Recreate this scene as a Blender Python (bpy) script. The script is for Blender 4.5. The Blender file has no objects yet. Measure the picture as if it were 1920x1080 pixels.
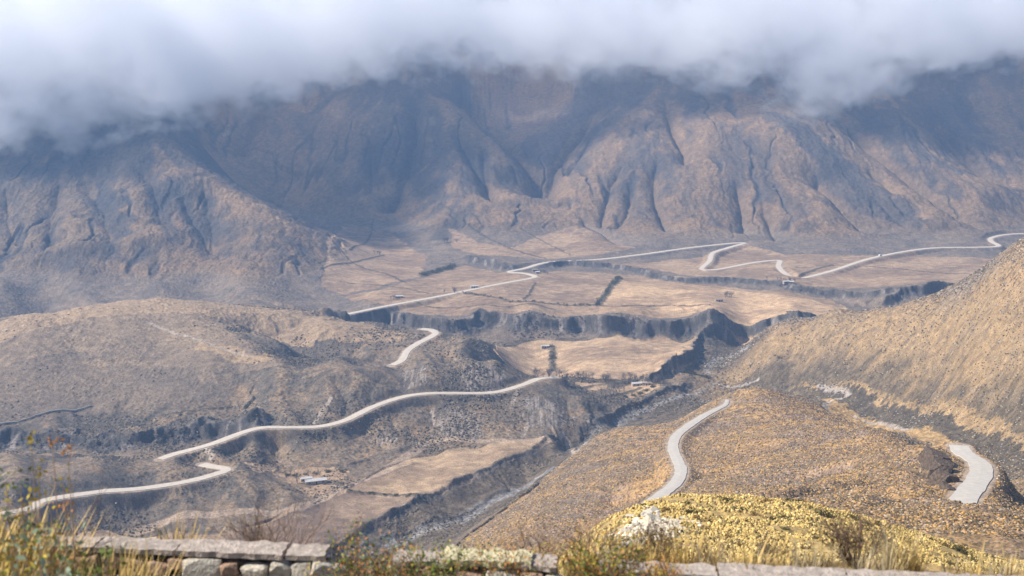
import bpy, bmesh, math, random, time
import numpy as np
from mathutils import Vector, Matrix
from concurrent.futures import ThreadPoolExecutor
T0=time.time()
sc=bpy.context.scene
# ---------------------------------------------------------------- camera
cam=bpy.data.cameras.new('camera'); cam.lens=46.875; cam.sensor_width=36; cam.clip_start=.3; cam.clip_end=20000; cam.dof.use_dof=True; cam.dof.focus_distance=700; cam.dof.aperture_fstop=2.8
co=bpy.data.objects.new('camera',cam); sc.collection.objects.link(co); co.rotation_euler=(math.radians(90-11),0,0); sc.camera=co
# ---------------------------------------------------------------- sky and sun
SUN_AZ=math.radians(-93); SUN_EL=math.radians(44)
w=bpy.data.worlds.new('World'); sc.world=w; w.use_nodes=True; nt=w.node_tree
sky=nt.nodes.new('ShaderNodeTexSky'); sky.sky_type='NISHITA'; sky.sun_disc=False; sky.sun_elevation=SUN_EL; sky.sun_rotation=SUN_AZ; sky.altitude=2800; sky.dust_density=.6
bg=nt.nodes['Background']; nt.links.new(sky.outputs[0],bg.inputs[0]); bg.inputs[1].default_value=.11
sl=bpy.data.lights.new('sun','SUN'); sl.energy=5.0; sl.angle=math.radians(.5); sl.color=(1,.93,.82)
so=bpy.data.objects.new('sun',sl); sc.collection.objects.link(so)
sd=Vector((math.sin(SUN_AZ)*math.cos(SUN_EL),math.cos(SUN_AZ)*math.cos(SUN_EL),math.sin(SUN_EL))); so.rotation_euler=sd.to_track_quat('Z','Y').to_euler(); so.location=sd*500
sc.view_settings.view_transform='Standard'; sc.view_settings.look='None'; sc.view_settings.gamma=1; sc.view_settings.exposure=.62
sc.cycles.volume_bounces=12; sc.cycles.max_bounces=14; sc.cycles.diffuse_bounces=2; sc.cycles.glossy_bounces=1
sc.cycles.volume_step_rate=1.0; sc.cycles.volume_max_steps=128; sc.cycles.use_denoising=True
#T-BEGIN
import numpy as np
F=2500.0; PITCH=math.radians(11.0); CP=math.cos(PITCH); SP=math.sin(PITCH)
def tanv(v): return -np.tan(PITCH+np.arctan((np.asarray(v,float)-540.0)/F))        # z/Y seen at picture row v
def s_of(u,v):                                                              # x/Y of a sight line
    t=tanv(v); return (np.asarray(u,float)-960.0)/F*(CP-t*SP)
def at(u,v,Y):                                                              # surveyed point: sight line + real distance -> metres
    return np.array([s_of(u,v)*Y, Y, tanv(v)*Y])
# ---------------------------------------------------------------- noise
def _h(ix,iy,seed):
    h=(ix.astype(np.int64)*374761393+iy.astype(np.int64)*668265263+seed*974634777)&0xFFFFFFFF
    h=((h^(h>>13))*1274126177)&0xFFFFFFFF
    h=(h^(h>>16))&0xFFFFFFFF
    return h.astype(np.float32)*np.float32(1/4294967296.0)
def vnoise(x,y,seed=0):
    fx=np.floor(x); fy=np.floor(y); ix=fx.astype(np.int64); iy=fy.astype(np.int64)
    a=(x-fx).astype(np.float32); b=(y-fy).astype(np.float32)
    def g(jx,jy,dx,dy):
        an=_h(jx,jy,seed)*np.float32(6.2831853); return np.cos(an)*dx+np.sin(an)*dy
    n00=g(ix,iy,a,b); n10=g(ix+1,iy,a-1,b); n01=g(ix,iy+1,a,b-1); n11=g(ix+1,iy+1,a-1,b-1)
    sa=a*a*a*(a*(a*6-15)+10); sb=b*b*b*(b*(b*6-15)+10)
    return ((n00*(1-sa)+n10*sa)*(1-sb)+(n01*(1-sa)+n11*sa)*sb)*1.5
def fbm(x,y,oct=4,seed=0,gain=.5,lac=2.03,ridged=False):
    r=0;a=1.0;n=0
    for k in range(oct):
        v=vnoise(x,y,seed+k*17)
        if ridged: v=1-2*np.abs(v)*1.3
        r=r+a*v;n+=a;a*=gain;x=x*lac+13.7;y=y*lac-7.1
    return r/n
def sst(a,b,x):
    t=np.clip((x-a)/(b-a),0,1); return t*t*(3-2*t)
# ---------------------------------------------------------------- survey points  (u, v, Y)
CT=[]
def P(*pts): CT.extend(pts)
# verge and the fall below the stone wall
def PT(u,*yt):
    for Y,t in yt: CTT.append((u,Y,t))
CTT=[]
for u in (-500,-100,300,600):
    PT(u,(4,-1.05),(9,-.462),(10,-.43),(13,-.47),(25,-.52),(60,-.56),(150,-.58),(320,-.57),(520,-.52),(680,-.455))
for u in (900,):
    PT(u,(4,-1.05),(9,-.462),(10,-.43),(13,-.47),(25,-.50),(60,-.53),(150,-.53),(300,-.50))
for u in (1150,):
    PT(u,(4,-1.05),(9,-.462),(10,-.43),(13,-.47),(30,-.47),(60,-.45),(170,-.45),(300,-.42))
for u in (1400,1700):
    PT(u,(4,-1.05),(9,-.462),(10,-.43),(13,-.455),(30,-.44),(60,-.425),(190,-.40),(280,-.385))
for u in (2000,2400):
    PT(u,(4,-1.05),(9,-.462),(10,-.43),(13,-.47),(30,-.47),(60,-.45),(120,-.43))
# yellow knoll
P((1120,1002,108),(1150,970,118),(1200,950,125),(1300,936,130),(1400,935,132),(1500,947,138),(1600,967,140),(1700,995,136),(1780,1025,128),(1860,1065,112),
  (1400,990,100),(1550,1010,100),(1250,1000,98),(1400,1040,80),(1200,1045,80),(1650,1050,90))
# near orange hill
P((1800,960,300),(1900,1000,270),(1900,1060,190),(1700,940,340),(1600,930,360),(1920,950,370),(2100,1000,320),
  (1550,900,450),(1700,880,430),(1350,920,480),(1450,850,620),(1600,830,620),(1400,780,800),(1500,790,760),(1640,812,640),(1740,838,520),
  (1400,727,950),(1340,748,960),(1460,740,930),(1530,768,860),(1280,790,930),
  (1200,800,905),(1130,812,885),(1060,862,820),(1000,920,760),(930,968,700),(870,1015,640),(820,1062,590),
  (1150,900,640),(1200,850,740),(1000,980,560),(1100,1000,480),(900,1060,500),(1180,960,460),(1250,1000,330),(1080,940,610),
  (1780,847,452),(1740,870,440),(1870,872,445),(1900,905,470),(1905,930,440),(1960,960,400),(1760,905,405))
# left fall below knoll / hill foot (hidden)
P((1030,870,960),(960,935,840),(900,978,790),(830,1025,745),(1110,815,1010))
# riverbed  z about -338
def PZ(z,*uv):
    for u,v in uv: CT.append((u,v,z/float(tanv(v))))
PZ(-331,(640,1052),(760,1012),(880,972),(980,915))
PZ(-320,(610,1028),(680,992),(740,960),(800,932),(850,909),(900,885),(950,863),(1000,843),(1040,828))
PZ(-327.5,(690,1022),(760,988),(840,955),(900,925),(960,895),(1020,866))
PZ(-335,(1060,855),(1100,832),(1150,800),(1200,778),(1290,737))
PZ(-339,(1340,712),(1365,700),(1345,682),(1350,660),(1380,640))
# near terrace field
PZ(-320,(450,1010),(560,1030),(620,1010),(700,950),(800,890),(900,860),(1000,835),(600,960),(700,900),(500,960),(800,920),(900,880))
PZ(-320,(640,1000),(600,1000),(560,985),(660,970),(740,940),(700,970),(540,1040),(780,945))
PZ(-323,(250,1000),(100,1010),(-100,1000),(-400,1000))
PZ(-320,(560,905),(620,915),(600,880),(520,880),(520,850),(660,870),(800,832),(900,828),(720,860))
# low left hill + road on it
P((-400,980,790),(50,955,805),(100,935,830),(200,920,850),(330,907,872),(400,892,890),(420,880,900),(410,873,905))
P((200,850,930),(0,845,930),(100,846,930),(320,858,920),(390,870,912),(-300,850,940),(100,880,890),(250,885,890))
P((300,975,835),(200,980,825),(400,968,840),(470,965,845),(540,930,868),(480,930,862),(350,940,852),(150,960,825))
P((200,864,962),(0,860,965),(350,874,946),(100,864,962),(-300,862,962),(420,860,965))
# second road on the ridge
ROAD2=[(300,862,925),(330,852,937),(400,832,955),(480,803,985),(540,801,992),(600,802,1000),(650,787,1015),(700,763,1045),(750,746,1068),(800,737,1080),(870,738,1090),(930,736,1100),(980,722,1125),(1010,711,1145),(1045,706,1152)]
P(*ROAD2)
P((200,812,1000),(100,800,1010),(0,805,1005),(300,798,1020),(420,782,1040),(-300,800,1010),(560,770,1035))
P((300,750,1070),(100,720,1110),(150,650,1190),(0,680,1150),(300,620,1230),(400,700,1110),(460,760,1060),(400,640,1195),(500,660,1165),(-300,700,1150))
P((0,610,1235),(60,590,1265),(150,575,1290),(230,563,1320),(300,557,1340),(380,563,1345),(450,575,1350),(530,580,1360),(620,590,1370),(700,606,1360),(760,612,1340),(-300,640,1250))
P((450,610,1270),(600,625,1265),(550,665,1200),(680,650,1235),(700,668,1210),(620,670,1190),(720,640,1255))
P((530,682,1118),(600,680,1125),(650,677,1130),(720,684,1132),(800,678,1140),(870,671,1150),(930,672,1158),(970,690,1160),(1000,706,1160))
P((500,730,1070),(600,740,1055),(700,720,1078),(800,700,1105),(900,700,1120),(950,710,1125))
P((680,840,990),(750,810,1015),(850,800,1030),(950,790,1050),(1050,790,1060),(1100,760,1100),(1050,730,1130),(1130,790,1085),(600,830,985),(500,840,970),(1000,820,1025),(1150,755,1135),(1190,770,1140))
ROAD3=[(735,690,1178),(752,676,1190),(757,668,1200),(766,656,1222),(786,643,1248),(806,633,1268),(817,625,1285),(808,618,1300),(790,618,1305)]
P(*ROAD3)
P((880,650,1225),(900,635,1290),(850,630,1290),(920,660,1250),(800,668,1190),(860,660,1200))
# hidden ground behind the ridges
P((590,692,1160),(680,695,1165),(760,696,1170),(850,692,1190),(900,688,1200),(950,700,1190))
PZ(-318,(400,560),(200,565),(0,580),(-300,600),(600,585))
P((100,640,1480),(300,600,1480))
# middle fields, below the cliff
PZ(-330,(950,655),(960,690),(1000,720),(1100,735),(1100,690),(1100,650),(1200,640),(1300,638),(1200,690),(1280,690),(1250,720),(1190,738),(1330,632),(940,640),(1150,632),(1000,632))
# cliff foot (front of the step) and upper terrace
PZ(-331,(1400,622),(1300,628),(1200,629),(1100,632),(900,634),(800,634),(700,630))
PZ(-313,(640,600),(800,590),(900,592),(1000,597),(1100,594),(1200,590),(1300,592),(1500,590),(1600,585),(1700,578),(700,575))
PZ(-311,(1150,540),(1300,560),(1000,560),(850,560),(1000,490),(900,520),(700,540),(650,500),(1300,520),(1450,540),(1600,540),(1750,520),(1850,500),(1300,480),(1500,500),(1700,480),(1900,500),(2100,470))
PZ(-309,(640,440),(740,430),(850,470),(900,450),(1050,450),(1190,468),(1380,462),(1560,482),(1650,478),(1750,464),(1860,455))
PZ(-306,(0,530),(300,540),(550,525),(600,500),(-300,540),(600,440),(540,395))
P((640,592,1420),(990,521,1650),(1390,456,1915))
# alluvial fan under the great gully
P((1040,400,2080),(960,420,2010),(1120,430,1995),(1020,430,1980))
# mountains, far
P((0,515,1600),(150,520,1600),(300,525,1600),(450,525,1590),(550,505,1640),(610,470,1720),(620,430,1790))
P((0,400,1800),(0,280,1960),(0,200,2080),(150,400,1790),(150,250,1990),(300,420,1770),(300,320,1880),(330,285,1950),(450,350,1890),(540,395,1840),(450,440,1740),(550,440,1760),(150,150,2150),(330,200,2100))
P((400,300,2330),(470,345,2280),(560,385,2230),(650,408,2150),(750,430,2090))      # ravine behind left mountain
P((500,200,2450),(560,150,2550),(600,300,2300),(700,300,2260),(700,200,2400),(800,250,2330),(800,380,2130),(850,160,2500),(700,390,2160),(900,330,2200),(960,380,2120),(620,220,2420))
P((900,200,2560),(960,260,2440),(1000,330,2270),(1010,385,2150),(1000,180,2650),(950,120,2750),(850,100,2700))
P((1100,200,2500),(1150,300,2260),(1080,350,2190),(1150,400,2070),(1200,450,1930),(1250,250,2330),(1250,380,2070),(1300,440,1950),(1350,200,2400),(1350,330,2140),(1400,440,1950),(1250,170,2480))
P((1440,200,2380),(1500,300,2180),(1560,370,2060),(1620,440,1950),(1500,430,1970),(1450,350,2110))
P((1560,200,2420),(1620,300,2250),(1700,400,2050),(1650,440,1960),(1700,450,1930),(1760,455,1915),(1840,430,1960))
P((1700,250,2300),(1800,350,2140),(1850,400,2050),(1900,330,2250),(1750,180,2480),(1850,200,2500),(1920,200,2520),(1920,380,2160),(1980,300,2350),(2200,250,2450),(2200,420,2080))
# crest under the cloud and the back
for u,z in ((-500,330),(0,330),(300,330),(600,340),(900,330),(1200,330),(1500,330),(1800,340),(2300,330)):
    CTT.append((u,2900+0.0*u,z*.6/2900)); CTT.append((u,3400,z/3400)); CTT.append((u,4200,z*.8/4200))
# right slope
P((1420,632,1330),(1470,612,1300),(1550,592,1250),(1640,583,1200),(1700,572,1165),(1780,545,1110),(1850,505,1060),(1920,465,1010),
  (1480,680,1240),(1450,700,1235),(1550,660,1195),(1650,660,1110),(1650,620,1150),(1800,650,990),(1800,600,1040),(1920,600,920),(1920,700,840),(1750,740,990),(1600,720,1110),(1850,790,850),(1920,800,790),(1700,700,1050),
  (2100,350,850),(2100,700,690),(2100,500,780),(2400,300,750),(2400,700,560))
PZ(-313,(1500,575),(1600,560)); CTT.extend([(1700,1330,-.238),(1800,1330,-.232),(1920,1330,-.225),(2100,1300,-.215),(2300,1300,-.21),(1560,1400,-.227),(1920,1600,-.190),(1750,1550,-.2)])
# tributary valley
P((1420,716,1245),(1480,722,1215),(1550,738,1150),(1560,748,1110),(1640,772,1050),(1720,790,960),(1800,812,860),(1880,840,780),(1920,850,740),(1750,800,900),(1680,780,1010),(2100,940,620),(1500,742,1080),(1580,785,960),(1660,808,880),(1750,835,760))
_q=[];_s=[];_t=[]
for u,v,Y in CT: _s.append(float(s_of(u,v)));_q.append(math.log(Y));_t.append(float(tanv(v)))
for u,Y,t in CTT: _s.append((u-960.0)/F*(CP-t*SP));_q.append(math.log(Y));_t.append(t)
KA=10.0;KB=4.0
CX=np.array(_s)*KA; CY=np.array(_q)*KB; TT=np.array(_t)
def _phi(r2): return 0.5*r2*np.log(r2+1e-12)
def _fit(lam=2e-3):
    n=len(CX); A=_phi((CX[:,None]-CX)**2+(CY[:,None]-CY)**2)+np.diag(np.where(CY/KB>math.log(1680),.06,lam))
    Pm=np.c_[np.ones(n),CX,CY]; M=np.zeros((n+3,n+3)); M[:n,:n]=A;M[:n,n:]=Pm;M[n:,:n]=Pm.T
    return np.linalg.solve(M,np.r_[TT,0,0,0])
_w=_fit()
GS=np.linspace(-.62,.62,520); GQ=np.linspace(math.log(3.0),math.log(4300.0),900)
def _tps():
    out=np.zeros((len(GQ),len(GS)))
    sx=np.clip(GS,-.52,.52)*KA
    for i,q in enumerate(GQ*KB):
        r2=(sx[:,None]-CX)**2+(q-CY)**2
        out[i]=_phi(r2)@_w[:-3]+_w[-3]+_w[-2]*sx+_w[-1]*q
    return out
TG=_tps()
def bil(G,s,q):
    a=np.clip((s-GS[0])/(GS[1]-GS[0]),0,len(GS)-1.001); b=np.clip((q-GQ[0])/(GQ[1]-GQ[0]),0,len(GQ)-1.001)
    i=a.astype(int); j=b.astype(int); fa=a-i; fb=b-j
    return (G[j,i]*(1-fa)+G[j,i+1]*fa)*(1-fb)+(G[j+1,i]*(1-fa)+G[j+1,i+1]*fa)*fb
def hit(u,v,Ymin):                                                          # where a sight line meets the ground beyond Ymin
    q=np.linspace(math.log(Ymin),math.log(4200),900); t0=float(tanv(v)); s=float(s_of(u,v))
    t=bil(TG,np.full(900,s),q); k=np.argmax(t>=t0)
    Y=math.exp(q[k]); return np.array([s*Y,Y,t0*Y])

# ---------------------------------------------------------------- traced features (cliffs, gullies, spurs)
def crom(p,step):
    p=np.asarray(p,float); q=np.vstack([2*p[0]-p[1],p,2*p[-1]-p[-2]]); out=[]
    for i in range(1,len(q)-2):
        n=max(2,int(np.linalg.norm(q[i+1,:2]-q[i,:2])/step)); t=np.linspace(0,1,n,endpoint=False)[:,None]
        out.append(.5*(2*q[i]+(q[i+1]-q[i-1])*t+(2*q[i-1]-5*q[i]+4*q[i+1]-q[i+2])*t*t+(3*q[i]-q[i-1]-3*q[i+1]+q[i+2])*t**3))
    out.append(p[-1:]); return np.vstack(out)
def near(x,y,p,R):
    """distance, signed side (left of travel > 0) and position 0..1 along polyline p, for points closer than R"""
    sh=x.shape; x=x.ravel(); y=y.ravel()
    d=np.full(x.shape,1e9,np.float32); sd=np.zeros(x.shape,np.float32); tt=np.zeros(x.shape,np.float32)
    m=(x>p[:,0].min()-R)&(x<p[:,0].max()+R)&(y>p[:,1].min()-R)&(y<p[:,1].max()+R)
    ix=np.nonzero(m)[0]
    if len(ix):
        X=x[ix];Y=y[ix];D=np.full(len(ix),1e9);SD=np.zeros(len(ix));T=np.zeros(len(ix))
        L=np.r_[0,np.cumsum(np.hypot(*(p[1:,:2]-p[:-1,:2]).T))]
        for i in range(len(p)-1):
            ax,ay=p[i,:2];bx,by=p[i+1,:2]; ex,ey=bx-ax,by-ay; l2=ex*ex+ey*ey+1e-9
            k=np.nonzero((X>min(ax,bx)-R)&(X<max(ax,bx)+R)&(Y>min(ay,by)-R)&(Y<max(ay,by)+R))[0]
            if not len(k): continue
            px=X[k]-ax;py=Y[k]-ay; t=np.clip((px*ex+py*ey)/l2,0,1)
            dd=np.hypot(px-t*ex,py-t*ey); b=dd<D[k]; kk=k[b]
            D[kk]=dd[b]; SD[kk]=(ex*py-ey*px)[b]; T[kk]=((L[i]+t*math.sqrt(l2))/L[-1])[b]
        d[ix]=D; sd[ix]=np.sign(SD); tt[ix]=T
    return d.reshape(sh),sd.reshape(sh),tt.reshape(sh)
def inside(x,y,p):
    sh=x.shape;x=x.ravel();y=y.ravel(); r=np.zeros(x.shape,bool)
    ix=np.nonzero((x>p[:,0].min())&(x<p[:,0].max())&(y>p[:,1].min())&(y<p[:,1].max()))[0]
    X=x[ix];Y=y[ix];c=np.zeros(len(ix),bool)
    for i in range(len(p)):
        ax,ay=p[i,:2];bx,by=p[(i+1)%len(p),:2]
        if ay==by: continue
        c^=((ay>Y)!=(by>Y))&(X<(bx-ax)*(Y-ay)/(by-ay)+ax)
    r[ix]=c; return r.reshape(sh)
def H(Ymin,*uv): return np.array([hit(u,v,Ymin) for u,v in uv])
SC=[]   # scarps: polyline (high ground on the RIGHT of travel), height, reach, half width, raggedness
def scarp(p,h,D,w,rag=0,rs=40.): SC.append((p,h,D,w,rag,rs))
GU=[]   # gullies (negative) and spurs (positive)
def gul(Ymin,a,w,*uv): GU.append((crom(H(Ymin,*uv),70)[:,:2],a,w))
scarp(crom(H(1380,(1700,600),(1600,602),(1500,606),(1400,612),(1300,614),(1200,612),(1100,616),(1000,618),(900,614),(800,610),(700,602),(640,596),(560,584)),30),19,110,5,24,42.)
scarp(crom(H(1400,(1740,560),(1640,562),(1560,550),(1500,545),(1440,538),(1380,532),(1300,525),(1240,517),(1180,508),(1120,502),(1060,498),(1010,500),(960,505),(900,492),(850,478)),30),9,50,4,12,45.)
scarp(crom(H(1500,(1830,545),(1760,548),(1700,560),(1650,572)),20),14,60,4,10,30.)
scarp(crom(H(1200,(1385,632),(1352,640),(1318,632),(1303,655),(1296,672),(1260,700),(1210,722)),15),15,45,3,8,18.)
scarp(crom(H(700,(1075,845),(1045,828),(1000,846),(950,866),(900,888),(850,912),(800,935),(740,963),(680,995),(610,1032),(520,1060)),20),4.5,24,3.5,1.6,14.)
scarp(crom(H(700,(1110,842),(1070,868),(1020,893),(960,925),(900,955),(840,978),(780,998),(700,1022),(620,1050)),20),2.5,20,2.5,1.8,12.)
scarp(crom(H(850,(1300,722),(1260,738),(1200,760),(1150,785),(1100,812),(1085,835)),20),6,26,3,6,20.)
scarp(crom(H(900,(520,780),(470,797),(400,812),(340,818),(290,822),(250,824),(200,828),(120,826),(60,830),(0,826),(-120,824)),20),19,42,9,12,24.)
scarp(crom(H(930,(905,835),(860,842),(790,850),(700,862),(640,878),(560,875),(500,850)),20),2,15,3,4,20.)
scarp(crom(H(800,(470,985),(560,960),(640,920),(700,893),(800,865)),20),3,20,3,4,20.)
# deep gullies and spurs of the far mountains
g_=gul
g_(1600,-32,25,(770,170),(780,210),(775,270),(765,310),(740,370),(705,410))
g_(1600,-19,16,(850,260),(880,310),(905,340),(935,390)); g_(1600,-16,15,(900,290),(910,330),(930,380))
g_(1600,-43,36,(860,140),(880,200),(930,260),(970,300),(1000,340),(1015,385))
g_(1600,-29,25,(1120,180),(1100,230),(1060,290),(1030,340),(1015,385))
g_(1600,-12,10,(1110,255),(1080,300),(1055,330)); g_(1600,-16,14,(985,315),(1010,360))
g_(1600,-16,11,(1175,305),(1145,345),(1132,400),(1125,430)); g_(1600,-19,11,(1178,340),(1180,370),(1165,415),(1130,432))
g_(1600,-24,14,(1245,170),(1255,220),(1280,280),(1290,320)); g_(1600,-22,14,(1232,290),(1225,350),(1240,400),(1270,440))
g_(1600,-17,14,(1080,400),(1110,425),(1190,465))
g_(1600,-22,15,(1380,330),(1390,380),(1400,440)); g_(1600,-19,15,(1430,370),(1450,420),(1470,450))
g_(1600,-36,36,(1520,300),(1560,360),(1620,420),(1650,440))
g_(1600,16,90,(1380,200),(1450,250),(1500,310),(1560,390),(1620,445))
g_(1600,16,90,(1480,190),(1560,260),(1640,320),(1720,380),(1790,430))
g_(1600,-24,20,(1560,200),(1640,280),(1720,340),(1790,390),(1850,435))
g_(1600,16,80,(1660,190),(1700,240),(1780,310),(1840,350),(1900,400))
g_(1600,-29,25,(1740,190),(1800,270),(1850,320),(1900,360)); g_(1600,13,72,(1850,130),(1880,220),(1910,300))
g_(1600,-14,9,(1620,315),(1660,345),(1690,370))
g_(1600,-19,20,(695,265),(700,320),(690,370)); g_(1600,13,90,(600,180),(620,250),(590,330),(560,360))
g_(1600,-24,19,(480,180),(470,240),(440,300)); g_(1600,12,72,(520,190),(530,260),(480,330))
g_(1600,13,85,(830,180),(850,240),(900,280),(960,330),(990,350)); g_(1600,10,72,(660,200),(660,290),(640,370))
g_(1600,12,72,(1180,190),(1160,260),(1120,310),(1080,370)); g_(1600,8,72,(1310,200),(1320,300),(1340,400))
g_(1500,-17,22,(115,310),(100,380),(95,430),(105,470)); g_(1500,-20,33,(150,300),(180,370),(200,430),(205,470))
g_(1500,-11,20,(250,300),(290,360),(310,440)); g_(1500,-13,20,(370,340),(395,400),(400,470))
g_(1500,9,67,(140,350),(145,420),(150,480)); g_(1500,7,67,(230,320),(240,400),(250,480)); g_(1500,7,71,(320,300),(400,360),(480,400),(560,440),(600,470))
g_(1500,-10,20,(330,340),(360,400),(390,450),(430,490)); g_(1500,7,67,(40,330),(45,400),(50,470)); g_(1500,-14,22,(10,350),(20,420),(35,470))
# mid hills and near hill
g_(1050,-22,34,(455,590),(520,620),(600,650),(690,665)); g_(1050,7,16,(430,600),(500,640),(560,668))
g_(950,-6,14,(760,760),(740,790),(760,830)); g_(950,-5,12,(660,790),(700,820),(730,850))
g_(950,-7,14,(800,750),(820,800)); g_(1000,5,14,(1080,740),(1100,780),(1130,800)); g_(1000,-5,9,(1060,740),(1070,790)); g_(1000,-5,9,(1110,760),(1120,790))
g_(980,-6,14,(620,700),(650,740),(640,780)); g_(980,-5,12,(720,700),(700,740),(690,765)); g_(800,-5,14,(90,860),(90,900)); g_(600,-7,22,(1300,960),(1200,960),(1130,1000))
g_(300,-6,30,(1750,930),(1600,925),(1480,930)); g_(480,-5,30,(1560,870),(1500,900)); g_(560,-6,26,(1420,830),(1340,900)); g_(450,-7,24,(1180,900),(1100,960),(1020,1020))
def sub(x,y,p,R): return np.nonzero((x>p[:,0].min()-R)&(x<p[:,0].max()+R)&(y>p[:,1].min()-R)&(y<p[:,1].max()+R))[0]
def feat(x,y):
    sh=x.shape; x=x.ravel(); y=y.ravel()
    dz=np.zeros(x.shape,np.float32); scm=np.zeros(x.shape,np.float32); gm=np.zeros(x.shape,np.float32)
    rm_=np.zeros(x.shape,np.float32); n1=fbm(x/70,y/70,3,25); n2=fbm(x/70+31,y/70,3,29)
    for p,h,D,w,rag,rs in SC:
        ix=sub(x,y,p,D*3.2); X=x[ix];Y=y[ix]
        if not len(ix): continue
        d0,_,_=near(X,Y,p[::4] if len(p)>12 else p,D*3.2+20); j=d0<1e8; ix=ix[j];X=X[j];Y=Y[j]
        nx=fbm(X/rs,Y/rs,3,5)*rag; ny=fbm(X/rs+91,Y/rs,3,9)*rag
        nx+=fbm(X/(rs*.3),Y/(rs*.3),2,6)*rag*.3; ny+=fbm(X/(rs*3),Y/(rs*3),2,8)*rag*.9; hv=fbm(X/(rs*1.6),Y/(rs*1.6),2,12)*.7
        d,sd,t=near(X+nx,Y+ny,p,D*3.2)
        k=d<1e8; e=sst(0,.07,t)*sst(1,.93,t)
        dz[ix]+=np.where(k,np.where(sd<0,np.minimum(1,d/(w*.6)),-(1-np.exp(-d/(w*1.9))))*.5*h*np.clip(1+hv,.65,1.4)*np.exp(-d/D)*sst(D*3.2,D*1.5,d)*e,0)
        scm[ix]=np.maximum(scm[ix],np.where(k,np.exp(-(d/(w*1.2))**2)*e*min(1,abs(h)/8),0))
    for p,a,w in GU:
        ix=sub(x,y,p,w*4)
        if not len(ix): continue
        X=x[ix]+n1[ix]*w*(.35 if w<60 else .2); Y=y[ix]+n2[ix]*w*.35
        d,sd,t=near(X,Y,p,w*4)
        k=d<1e8; e=sst(0,.25,t)*sst(1,.85,t)
        dz[ix]+=np.where(k,a*np.exp(-(np.sqrt(np.minimum(d,1e6)**2+(.3*w)**2)-.3*w if a>0 else d)/w)*sst(4*w,2*w,d)*e,0)
        if a<0: gm[ix]=np.maximum(gm[ix],np.where(k,np.exp(-(d/(w*.8))**2)*e,0))
        else: rm_[ix]=np.maximum(rm_[ix],np.where(k,np.exp(-(d/(w*.5))**2)*e,0))
    return dz.reshape(sh),scm.reshape(sh),(gm-rm_).reshape(sh)
_Y=np.exp(np.array(_q)); _fz,_,_=feat(np.array(_s)*_Y,_Y)
TT=np.array(_t)-_fz/_Y; _w=_fit(); TG=_tps()
# ---------------------------------------------------------------- roads
def road_line(pts,step=4.):
    return crom(np.array([at(*p) for p in pts]),step)
RN=[(1364,755,930),(1355,762,880),(1320,780,825),(1290,800,780),(1268,818,735),(1262,840,690),(1270,862,640),(1277,882,600),(1268,905,560),(1245,925,525),(1225,940,500),(1195,960,470)]
RH=[(1798,846,500),(1803,849,490),(1812,854,478),(1835,868,450),(1840,885,425),(1832,903,398),(1815,925,370),(1795,950,345)]
RL=[(-120,985,760),(50,955,805),(75,943,822),(110,933,832),(160,925,842),(200,922,850),(260,917,858),(330,907,872),(375,899,884),(405,890,894),(425,881,903),(415,873,910),(396,869,915),(380,880,922)]
RF1=[(560,610,1370),(640,592,1420),(720,575,1470),(830,555,1540),(920,536,1600),(990,523,1645),(1003,518,1665),(985,513,1690),(955,511,1705),(985,503,1730),(1030,492,1775),(1120,487,1795),(1200,478,1830),(1300,464,1880),(1393,455,1918),(1370,464,1885),(1338,474,1845),(1330,490,1790),(1316,505,1742),(1340,507,1738),(1400,495,1775),(1440,489,1795),(1462,489,1797),(1460,500,1755),(1475,515,1700),(1497,523,1672),(1560,508,1715),(1640,483,1800),(1740,466,1865),(1830,464,1875),(1872,462,1885),(1858,452,1925),(1862,445,1955),(1900,439,1990),(1990,437,2010)]
TRK=[(770,868,975),(783,845,985),(800,828,1002),(847,822,1008),(940,827,1008),(1033,823,1016)]
TR2=[(770,868,975),(700,893,930),(650,915,905),(560,958,858),(520,967,850),(470,972,848),(400,974,842),(300,977,833),(240,990,822)]
ROADS=[('near_road',road_line(RN),2.9),('bend',road_line(RH),3.8),('left',road_line(RL),3.7),('ridge',road_line(ROAD2),3.4),('saddle',road_line(ROAD3),3.6),('far',road_line(RF1,6.),3.5)]
TRACKS=[(road_line(TRK),2.6),(road_line(TR2),2.6)]
def smooth(p,n,k=3):
    for _ in range(k): p=np.r_[[p[0]]*n,p,[p[-1]]*n]; p=np.convolve(p,np.ones(2*n+1)/(2*n+1),'valid')
    return p
for _r in ROADS: p=_r[1]; p[:,2]=smooth(p[:,2],3)
def base_z(x,y):
    s=x/y;q=np.log(y); return bil(TG,s,q)*y
PALE=[H(950,*p) for p in (((805,762),(835,752),(880,765),(905,800),(900,826),(840,822),(815,800)),((975,748),(1010,742),(1050,762),(1075,795),(1050,812),(990,800)),((880,680),(920,684),(945,700),(955,722),(900,735),(868,722)),((700,800),(735,800),(745,825),(705,832)),((745,690),(800,700),(790,722),(750,725)))]
pDOME=H(1030,(-300,640),(0,608),(150,574),(300,556),(450,573),(560,585),(420,610),(480,660),(560,690),(440,700),(430,735),(330,760),(0,785),(-300,790))
pSUNTOP=H(1150,(-200,628),(0,606),(150,573),(300,555),(450,572),(560,580),(700,605),(770,625),(740,640),(600,612),(450,596),(300,588),(150,600),(0,640),(-200,660))  # crest band of the left dome, lightened in colour as a sun patch
pLOWSHADE=H(960,(-300,690),(0,690),(150,660),(300,690),(400,715),(440,760),(300,790),(0,798),(-300,800))  # lower left dome, darkened in colour to stand for cloud shade
pTAN=H(1000,(385,637),(430,641),(500,664),(560,680),(480,682),(400,662),(370,650))
LPATH=[crom(H(*p),8) for p in ((1000,(275,602),(340,625),(405,647),(470,668)),(950,(1002,772),(991,793),(980,822)),(1000,(975,735),(963,748),(960,765)),(850,(1048,828),(1066,838),(1086,850)),(950,(620,740),(590,790)),(930,(380,838),(398,862)))]
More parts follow.
